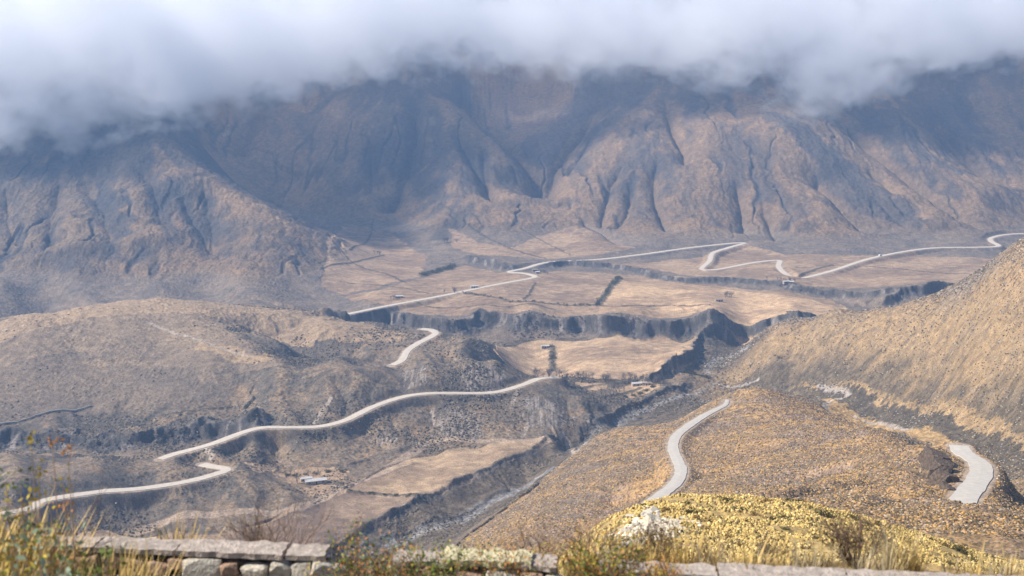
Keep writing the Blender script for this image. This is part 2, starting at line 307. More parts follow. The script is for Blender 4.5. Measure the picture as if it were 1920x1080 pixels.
YARD=[H(820,*p) for p in (((515,885),(560,878),(610,876),(652,886),(645,900),(600,900),(545,905)),((560,914),(600,908),(634,912),(610,928),(578,930)),((460,862),(500,868),(520,880),(480,882)))]
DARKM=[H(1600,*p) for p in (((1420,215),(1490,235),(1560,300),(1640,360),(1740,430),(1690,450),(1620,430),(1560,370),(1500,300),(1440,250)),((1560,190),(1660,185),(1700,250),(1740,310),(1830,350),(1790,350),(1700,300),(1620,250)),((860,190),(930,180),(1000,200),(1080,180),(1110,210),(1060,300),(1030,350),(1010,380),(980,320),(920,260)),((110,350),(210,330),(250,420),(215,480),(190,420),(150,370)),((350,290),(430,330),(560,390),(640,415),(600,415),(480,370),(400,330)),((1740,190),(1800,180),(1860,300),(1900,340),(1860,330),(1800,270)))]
pPINK=H(62,(1175,1000),(1235,992),(1300,1012),(1370,1042),(1455,1085),(1300,1100),(1110,1100),(1135,1020))
# ---------------------------------------------------------------- rain erosion of the slopes
def erode(x0,x1,y0,y1,c,nb,per,life,ke,seed,zmin,kd=.25):
    rs=np.random.RandomState(seed)
    gx=np.arange(x0,x1,c); gy=np.arange(y0,y1,c); X,Y=np.meshgrid(gx,gy)
    dz,_,_=feat(X,Y); Z=base_z(X,Y)+dz
    Z+=fbm(X/90,Y/90,5,71)*c*.6
    Z0=Z.copy(); h,w=Z.shape; Zf=Z.ravel()
    for b in range(nb):
        px=rs.uniform(1,w-3,per);py=rs.uniform(1,h-3,per);dx=np.zeros(per);dy=np.zeros(per);vel=np.ones(per);wat=np.ones(per);sed=np.zeros(per)
        for k in range(life):
            i=py.astype(int);j=px.astype(int);fx=px-j;fy=py-i;n=i*w+j
            a=Zf[n];b_=Zf[n+1];c_=Zf[n+w];d_=Zf[n+w+1]
            gxx=(b_-a)*(1-fy)+(d_-c_)*fy; gyy=(c_-a)*(1-fx)+(d_-b_)*fx; hh=a*(1-fx)*(1-fy)+b_*fx*(1-fy)+c_*(1-fx)*fy+d_*fx*fy
            dx=dx*.08-gxx*.92;dy=dy*.08-gyy*.92; l=np.hypot(dx,dy)+1e-9; dx/=l;dy/=l
            nx=np.clip(px+dx,1,w-3);ny=np.clip(py+dy,1,h-3)
            i2=ny.astype(int);j2=nx.astype(int);ax=nx-j2;ay=ny-i2;m=i2*w+j2
            h2=Zf[m]*(1-ax)*(1-ay)+Zf[m+1]*ax*(1-ay)+Zf[m+w]*(1-ax)*ay+Zf[m+w+1]*ax*ay
            dh=h2-hh; cap=np.maximum(-dh,.02*c)*vel*wat*3.5
            dep=np.where(dh>0,np.minimum(dh,sed),np.where(sed>cap,(sed-cap)*kd,-np.minimum((cap-sed)*ke,np.maximum(-dh,0))))
            dep=np.where((hh<zmin)&(dep<0),0,dep)
            sed=np.maximum(sed-dep,0)
            for o,wt in ((0,(1-fx)*(1-fy)),(1,fx*(1-fy)),(w,(1-fx)*fy),(w+1,fx*fy)):
                Zf+=np.bincount(n+o,dep*wt,minlength=h*w)
            vel=np.sqrt(np.maximum(vel*vel-dh*.5/c,.05)); vel=np.minimum(vel,3); wat*=.985; px=nx;py=ny
    D=Z-Z0
    E=np.pad(D,1,'edge'); D=(E[1:-1,1:-1]*4+(E[:-2,1:-1]+E[2:,1:-1]+E[1:-1,:-2]+E[1:-1,2:])*2+E[:-2,:-2]+E[:-2,2:]+E[2:,:-2]+E[2:,2:])/16
    D=np.clip(D,-1.7*c,.7*c)
    X0=np.minimum(np.minimum((X-x0),(x1-X)),np.minimum(Y-y0,y1-Y)); D*=sst(0,12*c,X0)
    return gx,gy,D
def gsamp(g,x,y):
    gx,gy,D=g; a=(x-gx[0])/(gx[1]-gx[0]); b=(y-gy[0])/(gy[1]-gy[0]); o=(a>=0)&(b>=0)&(a<len(gx)-1.001)&(b<len(gy)-1.001)
    a=np.where(o,a,0);b=np.where(o,b,0);i=a.astype(int);j=b.astype(int);fa=a-i;fb=b-j
    return np.where(o,(D[j,i]*(1-fa)+D[j,i+1]*fa)*(1-fb)+(D[j+1,i]*(1-fa)+D[j+1,i+1]*fa)*fb,0)
ER_M=erode(-1250,1300,1540,2950,5.5,14,5000,60,.16,3,-302)
ER_L=erode(-560,230,800,1420,2.6,10,4000,60,.22,5,-328)
ER_R=erode(150,520,520,1380,3.,8,3000,60,.2,7,-335)
ER_N=erode(-110,230,190,1000,2.,7,4000,60,.18,9,-400)
def shape(S,Q):
    """terrain height and helper masks on a grid of sight directions S and log distances Q"""
    Yg=np.exp(Q)[:,None]+0*S[None,:]; x=S[None,:]*Yg
    T=np.empty(x.shape); 
    for i in range(len(Q)): T[i]=bil(TG,S,np.full(S.shape,Q[i]))
    dz,scm,gm=feat(x,Yg); z=T*Yg+dz
    return x,Yg,z,scm,gm
def PG(*p): return np.array([at(*q) for q in p])
pNH=PG((700,1110,500),(760,1090,580),(820,1062,625),(870,1015,680),(930,968,740),(1000,920,800),(1060,862,865),(1130,812,930),(1200,800,945),(1280,790,975),(1340,748,1010),(1400,727,1005),(1470,740,975),(1560,775,900),(1660,812,715),(1740,838,575),(1800,840,515),(1900,870,515),(2000,930,500),(2700,1100,400),(2700,1200,150),(1500,1200,150),(700,1200,170))
fNT=[H(700,(520,1065),(610,1035),(680,997),(740,965),(800,937),(850,914),(900,890),(950,868),(1000,848),(1042,830),(1010,827),(930,833),(860,842),(790,856),(700,885),(660,912),(600,945),(520,975),(420,1000),(250,1010),(100,1020),(-300,1040))]
fM=[H(1100,(935,638),(1000,630),(1100,628),(1220,628),(1308,630),(1302,655),(1290,675),(1255,700),(1220,712),(1180,712),(1080,704),(1000,702),(950,682),(930,655)),H(1100,(1140,730),(1190,718),(1250,716),(1215,738),(1180,750)),H(1100,(1070,712),(1150,716),(1120,735),(1090,728))]
fU=[H(1390,(640,562),(760,598),(900,606),(1100,608),(1300,606),(1500,598),(1600,590),(1560,560),(1450,545),(1310,530),(1180,512),(1050,505),(980,515),(870,495),(800,520),(720,545)),
    H(1450,(1340,530),(1230,510),(1130,500),(1300,485),(1400,460),(1480,478),(1600,480),(1700,478),(1860,486),(1800,545),(1640,545),(1500,542)),
    H(1450,(620,440),(640,425),(740,440),(800,480),(790,520),(700,545),(640,555),(600,540),(610,500)),
    H(1500,(840,425),(900,455),(960,465),(1020,440),(1080,420),(1190,465),(1120,480),(1020,488),(900,480),(850,465))]
LINES=[(900,2.2,(867,555),(917,567),(973,577),(1047,580),(1120,582)),(1200,6,(1160,520),(1142,548),(1120,581)),(1200,1.6,(1003,533),(980,570)),(1200,1.4,(640,532),(770,548),(810,556),(867,555)),(1200,1.8,(750,578),(900,588),(1040,590)),
 (1500,2.6,(823,383),(847,397),(917,450),(973,473),(1023,487)),(1500,1.6,(975,430),(1030,460),(1070,480)),(1300,8,(792,519),(820,510),(853,497)),(1300,2.4,(640,470),(665,497),(720,515),(760,535)),(1300,1.8,(600,505),(665,492),(720,480)),
 (1100,5,(1035,643),(1035,690)),(800,2.6,(655,925),(720,932),(790,940)),(1500,3,(1500,518),(1530,505),(1560,498)),(1500,1.8,(1620,500),(1730,510),(1830,515)),(1150,3,(1085,727),(1110,722),(1150,720),(1180,716)),
 (1150,3,(1130,755),(1170,740),(1200,728)),(1400,1.8,(1125,583),(1250,585),(1330,588)),(1500,1.6,(700,415),(690,450),(655,470)),(900,1.6,(-20,812),(60,792),(110,780),(170,767)),(900,1.2,(270,795),(350,785),(430,773))]
pBR=H(1390,(1162,524),(1290,532),(1400,547),(1600,580),(1480,600),(1300,606),(1123,606),(1123,582))
TRIB=crom(np.array([hit(*p) for p in ((1430,716,1100),(1520,731,1000),(1580,750,950),(1650,775,800),(1740,799,720),(1830,824,640),(1900,846,600),(2050,890,560))]),12)
LINES=[(crom(H(m,*p),12),w) for m,w,*p in LINES]
def HL(*p): return np.array([hit(*q) for q in p])
pGOLD=HL((1480,723,1050),(1540,738,960),(1556,768,940),(1600,790,820),(1650,804,760),(1710,818,690),(1780,838,640),(1800,828,640),(1720,800,690),(1650,785,760),(1600,770,820),(1575,755,930),(1530,727,1000))
pBELTB=HL((1400,716,1080),(1440,712,1080),(1560,730,960),(1640,750,820),(1720,768,720),(1800,795,650),(1900,832,600),(1990,870,570),(1990,900,570),(1900,872,600),(1800,832,640),(1720,802,690),(1640,784,780),(1575,758,930),(1530,728,1000),(1470,722,1050))
pGOLDB=HL((1560,722,960),(1650,738,820),(1750,752,720),(1850,780,650),(1990,810,570),(1990,868,570),(1900,830,600),(1800,793,650),(1720,766,720),(1640,748,820),(1570,731,960))
RIV=[(HL((640,1045,700),(700,1030,700),(760,1010,720),(840,985,740),(900,957,760),(960,928,800),(1010,898,850),(1060,864,900),(1085,845,920)),7.),
     (HL((1085,845,920),(1110,818,940),(1150,797,980),(1205,770,1000),(1255,748,1030),(1300,733,1060),(1338,716,1080),(1345,705,1100),(1330,690,1100),(1332,672,1200),(1355,655,1200),(1400,640,1300)),6.),
     (HL((1338,714,1080),(1385,718,1080),(1420,712,1080)),2.4),(HL((1535,722,1000),(1555,731,1000),(1592,743,960),(1558,752,960),(1548,762,950),(1565,774,920)),2.4),(HL((1600,778,860),(1660,793,800),(1710,803,760)),2.)]
RIV=[(crom(H(700,*[(0,0)]) if 0 else p,10),w) for p,w in RIV]
pBELT=np.array(list(H(700,(520,1065),(610,1032),(680,995),(740,963),(800,935),(850,912),(900,888),(950,866),(1000,846),(1045,828),(1075,845),(1110,815),(1150,790),(1200,762),(1260,740),(1300,722),(1325,700),(1300,675),(1310,650),(1350,640)))+list(PG((1420,632,1440),(1440,720,1290),(1400,735,1215),(1340,760,1120),(1250,815,1010),(1100,880,880),(960,960,800),(850,1030,720),(700,1090,640))))
def mix(a,b,t): return a+(b-a)*t[...,None]
def C(*c): return np.array(c,np.float32)
def final(S,Q):
    x,y,z,scm,gm=shape(S,Q); f4=np.float32; s=x/y
    em=gsamp(ER_M,x,y); el=gsamp(ER_L,x,y); er=gsamp(ER_R,x,y); en=gsamp(ER_N,x,y)
    zb=z.copy()
    M=sst(-306,-292,z)*sst(1480,1620,y)
    NHm=inside(x,y,pNH)
    NH=NHm.astype(f4)
    K=(sst(185,150,y+fbm(x/30,y/30,2,3)*10)*sst(.015,.06,s)*sst(20,40,y)).astype(f4)
    RS=(sst(.12,.17,s)*sst(1420,1330,y)*sst(480,560,y)*(1-NH)).astype(f4)
    edge=fbm(x/14,y/14,3,33)
    def fm(ps):
        m=np.zeros(x.shape,bool); 
        for p in ps: m|=inside(x+fbm(x/25,y/25,2,61)*7,y+fbm(x/25,y/25,2,67)*7,p)
        return m
    FT=fm(fNT);FM=fm(fM);FU=fm(fU); FL=(FT|FM|FU)
    flat=np.where(FL,1.,0.).astype(f4)
    slope_ok=(1-flat)
    LH=np.clip(1-M-NH-RS-K,0,1)*slope_ok
    # --- relief at all sizes
    n1m=fbm(x/60,y/60,3,109)*24
    gl=np.abs(fbm((x+n1m*.8)/50,y/330,2,131)); gln=sst(.10,.0,gl)*sst(-.1,.25,fbm(x/150,y/150,2,133))*M
    z+=em*M*.13-gln*3.5+el*LH*.55+er*RS*(1-NH)*.3+en*NH*.6
    z+=M*(fbm(x/75,y/110,4,101)*4.0+fbm(x/13,y/26,4,105)*2.0-np.abs(fbm((x+n1m)/11,y/75,3,107))*2.4)
    n30=fbm(x/34,y/34,4,111); n8=fbm(x/9,y/9,3,115)
    z+=LH*(n30*1.0+n8*.4)+NH*(n30*1.5+n8*.45*sst(150,400,y))+RS*(n30*2.0+n8*.8)+flat*n30*.25
    bl=sst(650,900,y)
    sh1=vnoise(x/1.15,y/1.15,201)*(1-bl)+vnoise(x/2.9,y/2.9,203)*bl; sh2=vnoise(x/.7+40,y/.7,207)*(1-bl)+vnoise(x/1.9,y/1.9,209)*bl
    dens=sst(-.35,.35,fbm(x/60,y/60,3,211))
    bush=np.clip(sh1+.15,0,1)*.8+np.clip(sh2,0,1)*.35
    z+=bush*(LH*(.35+.5*dens)*1.2+NH*.62+RS*(.8+.7*dens)+M*.8)*sst(150,300,y)*np.maximum(1,y/700.)**.5
    kn=vnoise(x/.9,y/.9,221);k2=vnoise(x/.45,y/.45,223); k3=fbm(x/7,y/7,3,225)
    z+=K*(np.clip(kn,0,1)*.10+k2*.03+k3*.5)
    stri=fbm(x/7,y/60,3,231)
    z+=scm*(fbm(x/12,y/12,3,235,ridged=True)*2.2)
    # --- colours (surface albedo, with some sun and cloud shade painted in)
    nA=fbm(x/120,y/120,4,301); nB=fbm(x/30,y/30,4,305); nC=fbm(x/8,y/8,3,309); nD=fbm(x/2.6,y/2.6,2,313)
    col=np.empty(x.shape+(3,),np.float32); col[:]=C(.20,.155,.115)
    t=sst(-.35,.35,nA*.7+nB*.5); col=mix(C(.175,.132,.093),C(.27,.195,.12),t)
    col=mix(col,C(.27,.175,.10),sst(.1,.45,nB+nC*.4)*.6)
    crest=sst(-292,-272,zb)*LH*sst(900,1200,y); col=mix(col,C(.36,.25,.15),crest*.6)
    col=mix(col,C(.085,.08,.068),LH*sst(.0,.35,sh1)*(.45+.35*dens)); col=mix(col,C(.21,.19,.165),LH*sst(.15,.4,sh2)*.35)
    col=mix(col,C(.07,.07,.065),LH*sst(-.4,-1.6,el)*.6)
    dm_=inside(x,y,pDOME).astype(f4); tp_=inside(x+nB*12,y+nB*12,pSUNTOP).astype(f4); col=mix(col,mix(C(.22,.168,.118),C(.30,.222,.145),sst(-.3,.3,nA+nC*.25)),dm_*.75); col=mix(col,C(.38,.27,.165),tp_*.7)  # sunlit crest band painted into the dome colour
    lo_=inside(x+nB*40,y+nB*40,pLOWSHADE).astype(f4); col=mix(col,C(.125,.105,.085),lo_*.5); tn=inside(x+nB*15,y+nB*15,pTAN).astype(f4); col=mix(col,C(.40,.28,.16),tn*.7)  # cloud shade painted on the lower dome, then its own tan ground
    # mountains
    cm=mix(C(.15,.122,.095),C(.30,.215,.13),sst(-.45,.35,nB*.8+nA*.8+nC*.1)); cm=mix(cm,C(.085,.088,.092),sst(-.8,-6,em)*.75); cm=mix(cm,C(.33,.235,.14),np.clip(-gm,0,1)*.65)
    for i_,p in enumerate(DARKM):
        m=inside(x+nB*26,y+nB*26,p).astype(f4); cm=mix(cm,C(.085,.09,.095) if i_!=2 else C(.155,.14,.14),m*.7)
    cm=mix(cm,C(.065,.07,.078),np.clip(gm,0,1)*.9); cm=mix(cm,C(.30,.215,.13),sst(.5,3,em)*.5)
    cm=mix(cm,C(.08,.08,.078),sst(.1,.5,nC+sh1*.5)*.3)
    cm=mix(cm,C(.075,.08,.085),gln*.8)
    cm=cm*mix(C(.84,.79,.76),C(.66,.67,.70),sst(-380,-640,x+nA*80))  # left mountain's cloud shade put into its colour, darker and bluer
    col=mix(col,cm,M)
    # orange hill
    cn=mix(C(.35,.22,.12),C(.52,.31,.11),sst(-.3,.3,nB+nA*.4)); cn=mix(cn,C(.24,.18,.15),sst(.02,.32,fbm(x/45,y/45,3,321)+nC*.3)*.75)
    cn=mix(cn,C(.065,.048,.032),sst(-.05,.3,sh1)*.72); cn=mix(cn,C(.42,.34,.25),sst(.05,.4,sh2)*.5)
    cn=mix(cn,C(.12,.10,.07),sst(-.3,-1.5,en)*.5)
    col=mix(col,cn,NH)
    cr=mix(C(.33,.22,.115),C(.24,.185,.13),sst(-.2,.3,fbm(x/40,y/70,3,325)+nC*.3)); cr=mix(cr,C(.36,.22,.085),sst(.15,.4,nB)*.5); cr=mix(cr,C(.38,.34,.29),sst(.05,.4,sh2)*.55*dens); cr=mix(cr,C(.075,.06,.045),sst(.0,.35,sh1)*.75)
    col=mix(col,cr,RS)
    # yellow knoll
    ck=mix(C(.50,.355,.13),C(.40,.285,.125),sst(-.2,.4,nC)); ck=mix(ck,C(.60,.45,.20),sst(0,.4,k2)*.5); ck=mix(ck,C(.16,.14,.06),sst(.30,.52,vnoise(x/2.6,y/3.4,331)+kn*.25)*.8); ck=mix(ck,C(.20,.14,.07),sst(-.15,-.5,kn)*.5)
    col=mix(col,ck,K)
    # dry fields
    fa=fbm(x/90,y/60,4,341); fb=fbm(x/20,y/9,3,345)
    cf=mix(C(.29,.203,.13),C(.45,.32,.195),sst(-.35,.35,fa+fb*.45)); cf=mix(cf,C(.20,.145,.10),sst(.18,.45,fbm(x/40,y/40,3,347))*.5); cf=mix(cf,C(.46,.34,.20),sst(.2,.5,fb)*.5)
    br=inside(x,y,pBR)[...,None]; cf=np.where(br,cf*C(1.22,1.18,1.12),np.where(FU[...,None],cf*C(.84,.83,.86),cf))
    fmid=(FM)[...,None]; cf=np.where(fmid,cf*C(1.08,1.06,1.04),cf)
    near_shade=FT&(inside(x,y,H(700,(560,1060),(620,1025),(700,985),(760,955),(800,938),(655,924),(580,955),(480,990),(300,1005),(300,1080))))
    cf=np.where(near_shade[...,None],cf*C(.66,.66,.72),cf)  # cloud shade on the near terrace painted into the field colour
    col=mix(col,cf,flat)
    out=(1-flat)*(1-M)*sst(1380,1450,y); col=mix(col,mix(C(.21,.165,.125),C(.13,.115,.10),sst(-.2,.3,nB)),out*.8)
    # river corridor
    belt=(inside(x+nC*8,y+nC*8,pBELT)&~FL&~NHm).astype(f4); col=mix(col,mix(C(.085,.066,.047),C(.15,.118,.082),sst(-.25,.3,nC+nD*.5+nB*.3)),belt*.95)
    lowr=((z<-331)&(y<1480)&(y>600)&~FL).astype(f4)*(1-NH)*(1-RS); col=mix(col,mix(C(.085,.07,.052),C(.15,.12,.085),sst(-.2,.3,nC+nD*.3)),lowr)
    trib=RS*0
    for p,w in RIV:
        d,_,_=near(x+nB*5+nC*3,y+nB*6+nC*3,p,w*4); col=mix(col,mix(C(.17,.16,.15),C(.33,.31,.285),sst(-.3,.4,nD+nC)),sst(w*1.1,w*.5,d+nC*w)*(1-NH)*.9)
        d2=d
    dt,_,_=near(x,y,TRIB,90); dk=sst(42,20,dt+nB*24+nC*8)*(1-NH); gold=sst(95,60,dt+nB*20)*(1-NH)*RS; col=mix(col,mix(C(.34,.235,.12),C(.24,.17,.10),sst(0,.4,nC)),gold*.8); col=mix(col,mix(C(.085,.07,.05),C(.15,.12,.08),sst(-.2,.3,nC+sh1*.6)),dk*.9)
    for p,w in RIV[3:]+RIV[2:3]:
        d,_,_=near(x+nC*3,y+nC*3,p,w*4); col=mix(col,C(.36,.31,.26),sst(w*1.2,w*.5,d)*.9*(1-NH))
    for p,c in ((pGOLD,C(.40,.27,.125)),(pGOLDB,C(.34,.235,.12)),(pBELTB,C(.10,.082,.058))):
        m=inside(x+nC*6,y+nC*9,p).astype(f4)*(1-NH); col=mix(col,mix(c*.8,c*1.2,sst(-.3,.3,nC+nD*.4)),m*.9)
    for p,w in RIV[2:]:
        d,_,_=near(x+nC*3,y+nC*3,p,w*4); col=mix(col,C(.38,.33,.28),sst(w*1.2,w*.5,d)*.9*(1-NH))
    # cliffs
    cc=mix(C(.085,.078,.072),C(.25,.215,.19),sst(.05,.45,fbm(x/10,y/22,3,351)+nC*.2)); cc=mix(cc,C(.07,.07,.06),sst(.1,.4,nD+nC)*.5)
    col=mix(col,cc,np.clip(scm*1.3,0,1)*(1-M))
    for p,w in LINES:
        d,_,_=near(x+nC*3,y+nC*3,p,w*2.5+3); m=sst(w*.9+.6,w*.45,d+nD*w*.5); col=mix(col,C(.085,.078,.06),m*.85); z+=m*1.0*(d<1e8)
    for p in YARD:
        m=inside(x+nC*5,y+nC*5,p).astype(f4); col=mix(col,C(.42,.29,.18),m*.8)
    for p in LPATH:
        d,_,_=near(x+nC*2,y+nC*2,p,8); col=mix(col,C(.40,.33,.26),sst(2.4,1.0,d)*.8)
    # --- roads and tracks
    for n,p,hw in ROADS+[('t',a,b) for a,b in TRACKS]:
        R=hw+11; d,_,t=near(x,y,p,R); L=np.r_[0,np.cumsum(np.hypot(*(p[1:,:2]-p[:-1,:2]).T))]; zr=np.interp(t,L/L[-1],p[:,2])
        if n=='t': zr=z
        k=(d<1e8); w=np.where(k,1-sst(hw+1.0,hw+9,d),0); z=z*(1-w)+np.where(k,zr,0)*w
        m=np.where(k,sst(hw+2.2+nC*1.5,hw+.6,d),0); col=mix(col,C(.40,.315,.235) if n!='t' else C(.37,.28,.20),m*(.9 if n!='t' else .8))
    for p in PALE:
        m=inside(x+nC*10,y+nC*14,p).astype(f4); st_=fbm(x/1.8+nC,y/30,3,371); col=mix(col,mix(C(.12,.10,.08),C(.34,.29,.245),sst(-.25,.35,st_)),m*.8)
    m=inside(x+kn*1.0,y+kn*1.5,pPINK).astype(f4); col=mix(col,mix(C(.20,.12,.08),C(.50,.38,.28),sst(-.2,.35,k2+kn*.6)),m*.85)
    # white rock outcrop on the knoll
    o=at(1222,975,101); o2=at(1180,1000,100)
    for q,r in ((o,2.7),(at(1195,1002,95),1.8),(at(1140,1030,88),2.5)):
        d=np.hypot((x-q[0])/1.3,(y-q[1])/2.2); m=sst(r,r*.5,d+kn*2.0); col=mix(col,C(.72,.66,.52),m*.9); z+=m*(.15+k2*.15)
    # verge by the wall
    V=sst(16,12,y); z+=V*(fbm(x/.7,y/.7,3,361)*.07+.30*sst(-2.7,-3.9,x)*sst(9.9,9.0,y)); col=mix(col,mix(C(.24,.16,.07),C(.42,.30,.13),sst(-.3,.3,fbm(x/.4,y/.25,3,365))),sst(40,18,y))
    return x,y,z,scm,gm,np.clip(col*C(1.02,.985,.97),0,1),M,NH,K,RS,flat,LH
#T-END
# ---------------------------------------------------------------- materials
def mat(name,col=(.5,.5,.5),rough=.95,attr=None,nscale=0,namt=.25,bump=0,bscale=10,spec=.15):
    m=bpy.data.materials.new(name); m.use_nodes=True; t=m.node_tree; N=t.nodes; b=N['Principled BSDF']
    b.inputs['Roughness'].default_value=rough; b.inputs['Specular IOR Level'].default_value=spec
    geo=N.new('ShaderNodeNewGeometry')
    if attr: c=N.new('ShaderNodeAttribute'); c.attribute_name=attr; cs=c.outputs['Color']
    else: c=N.new('ShaderNodeRGB'); c.outputs[0].default_value=(*col,1); cs=c.outputs[0]
    if nscale:
        n=N.new('ShaderNodeTexNoise'); n.inputs['Scale'].default_value=nscale; n.inputs['Detail'].default_value=4; t.links.new(geo.outputs['Position'],n.inputs['Vector'])
        r=N.new('ShaderNodeMapRange'); r.inputs['From Min'].default_value=.3; r.inputs['From Max'].default_value=.7; r.inputs['To Min'].default_value=1-namt; r.inputs['To Max'].default_value=1+namt; t.links.new(n.outputs['Fac'],r.inputs['Value'])
        v=N.new('ShaderNodeVectorMath'); v.operation='SCALE'; t.links.new(cs,v.inputs[0]); t.links.new(r.outputs[0],v.inputs['Scale']); cs=v.outputs[0]
    if attr:
        n=N.new('ShaderNodeTexNoise'); n.inputs['Scale'].default_value=nscale*.16; n.inputs['Detail'].default_value=5; t.links.new(geo.outputs['Position'],n.inputs['Vector'])
        r=N.new('ShaderNodeMapRange'); r.inputs['From Min'].default_value=.3; r.inputs['From Max'].default_value=.7; r.inputs['To Min'].default_value=.72; r.inputs['To Max'].default_value=1.25; t.links.new(n.outputs['Fac'],r.inputs['Value'])
        v=N.new('ShaderNodeVectorMath'); v.operation='SCALE'; t.links.new(cs,v.inputs[0]); t.links.new(r.outputs[0],v.inputs['Scale']); cs=v.outputs[0]
    t.links.new(cs,b.inputs['Base Color'])
    if bump:
        n=N.new('ShaderNodeTexNoise'); n.inputs['Scale'].default_value=bscale; n.inputs['Detail'].default_value=5; t.links.new(geo.outputs['Position'],n.inputs['Vector'])
        bp=N.new('ShaderNodeBump'); bp.inputs['Strength'].default_value=bump; bp.inputs['Distance'].default_value=1.0/bscale; t.links.new(n.outputs['Fac'],bp.inputs['Height']); t.links.new(bp.outputs[0],b.inputs['Normal'])
    return m
M_T=mat('terrain',attr='albedo',nscale=.95,namt=.42,bump=.6,bscale=1.3)
M_TN=mat('knoll_ground',attr='albedo',nscale=5,namt=.3,bump=.7,bscale=6)
M_RD=mat('road_gravel',(.56,.48,.39),nscale=.35,namt=.10)
M_RN=mat('road_concrete',(.52,.47,.405),nscale=.5,namt=.10)
M_SLAB=mat('slab_stone',(.40,.335,.285),nscale=14,namt=.3,bump=.8,bscale=40)
M_SLABY=mat('lichen_slab_stone',(.55,.48,.30),nscale=11,namt=.4,bump=.9,bscale=30)
M_ST=[mat('pale_stone',(.50,.45,.37),nscale=20,namt=.3,bump=.8,bscale=40),mat('brown_stone',(.36,.24,.17),nscale=20,namt=.35,bump=.8,bscale=40)]
M_MORT=mat('wall_core',(.17,.12,.08),nscale=18,namt=.5,bump=1,bscale=20)
M_TWIG=mat('twig_bark',(.13,.085,.06),nscale=30,namt=.3)
M_TWIG2=mat('pale_twig_bark',(.24,.17,.12),nscale=30,namt=.3)
M_TREE=mat('grey_bark',(.17,.145,.13),nscale=2,namt=.3)
M_GR=mat('dry_grass',(.52,.37,.14),nscale=6,namt=.35); M_GR2=mat('pale_dry_grass',(.50,.40,.24),nscale=6,namt=.3)
M_LF=mat('green_leaf',(.13,.17,.04),nscale=9,namt=.45); M_LFY=mat('yellow_leaf',(.36,.27,.05),nscale=9,namt=.4); M_LFO=mat('orange_leaf',(.42,.19,.06),nscale=9,namt=.4); M_LFP=mat('grey_green_leaf',(.24,.30,.20),nscale=9,namt=.3)
M_BUSH=mat('scrub_leaf',(.085,.08,.035),nscale=3,namt=.45); M_BUSHB=mat('brown_scrub_leaf',(.16,.10,.045),nscale=3,namt=.4)
M_ROOF=mat('tin_roof',(.52,.50,.47),rough=.6,nscale=1,namt=.15); M_ROOFB=mat('earth_roof',(.33,.27,.22),nscale=1,namt=.2)
M_WALL=mat('adobe',(.40,.33,.27),nscale=1,namt=.15); M_DARK=mat('dark_opening',(.03,.028,.025)); M_CARW=mat('white_paint',(.8,.8,.8),rough=.3,spec=.5); M_GLS=mat('car_glass',(.03,.035,.04),rough=.1,spec=.6); M_TYRE=mat('tyre_rubber',(.02,.02,.02))
# ---------------------------------------------------------------- object helpers
COLL=sc.collection
def tag(o,label=None,cat=None,group=None,kind=None):
    if label:o['label']=label
    if cat:o['category']=cat
    if group:o['group']=group
    if kind:o['kind']=kind
    return o
def mesh(name,V,Fc,m,parent=None,smooth=False):
    me=bpy.data.meshes.new(name); me.from_pydata([tuple(map(float,v)) for v in V],[],Fc); 
    if smooth: me.polygons.foreach_set('use_smooth',[True]*len(me.polygons))
    me.materials.append(m); o=bpy.data.objects.new(name,me); COLL.objects.link(o); o.parent=parent; return o
def bigmesh(name,V,Fq,mats,col=None,smooth=True):
    me=bpy.data.meshes.new(name); me.vertices.add(len(V)); me.vertices.foreach_set('co',V.astype(np.float32).ravel())
    n=len(Fq); k=Fq.shape[1]; me.loops.add(n*k); me.loops.foreach_set('vertex_index',Fq.astype(np.int32).ravel()); me.polygons.add(n)
    me.polygons.foreach_set('loop_start',np.arange(0,n*k,k,dtype=np.int32)); me.polygons.foreach_set('loop_total',np.full(n,k,np.int32)); me.update(calc_edges=True)
    if smooth: me.polygons.foreach_set('use_smooth',np.ones(n,bool))
    if col is not None:
        a=me.color_attributes.new('albedo','FLOAT_COLOR','POINT'); a.data.foreach_set('color',np.c_[col,np.ones(len(col))].astype(np.float32).ravel())
    me.materials.append(mats); o=bpy.data.objects.new(name,me); COLL.objects.link(o); return o
def empty(name,loc,rz=0):
    o=bpy.data.objects.new(name,None); COLL.objects.link(o); o.location=loc; o.rotation_euler=(0,0,rz); return o
def copy_tree(o,parent=None):
    c=o.copy(); COLL.objects.link(c); c.parent=parent
    for ch in list(o.children): copy_tree(ch,c)
    return c
# ---------------------------------------------------------------- ground mesh
def seg(a,b,n): return list(np.linspace(math.log(a),math.log(b),n,endpoint=False))
LO=1.0
def nn(k): return int(k*LO)
Qr=np.array(seg(3,9,30)+seg(9,60,nn(130))+seg(60,145,nn(380))+seg(145,250,nn(70))+seg(250,800,nn(620))+seg(800,1480,nn(820))+seg(1480,2500,nn(800))+seg(2500,4200,40)+[math.log(4200)])
Sr=np.r_[np.linspace(-1.6,-.56,26,endpoint=False),np.linspace(-.56,-.42,40,endpoint=False),np.linspace(-.42,.42,nn(1150),endpoint=False),np.linspace(.42,.56,40,endpoint=False),np.linspace(.56,1.6,27)]
def chunk(a): 
    r=final(Sr,Qr[a[0]:a[1]]); x,y,z,scm,gm,col,M,NH,K,RS,flat,LH=r
    cl=np.zeros(x.shape,np.int8); cl[LH>.5]=1; cl[NH>.5]=2; cl[RS>.5]=3; cl[K>.5]=4; cl[M>.5]=5; cl[y<45]=6
    cl[(y<200)&(K<=.5)&(y>=45)]=1
    return x.astype(np.float32),y.astype(np.float32),z.astype(np.float32),col,cl
nR=len(Qr); st=list(range(0,nR,160))+[nR]
with ThreadPoolExecutor(4) as ex: res=list(ex.map(chunk,[(st[i],st[i+1]) for i in range(len(st)-1)]))
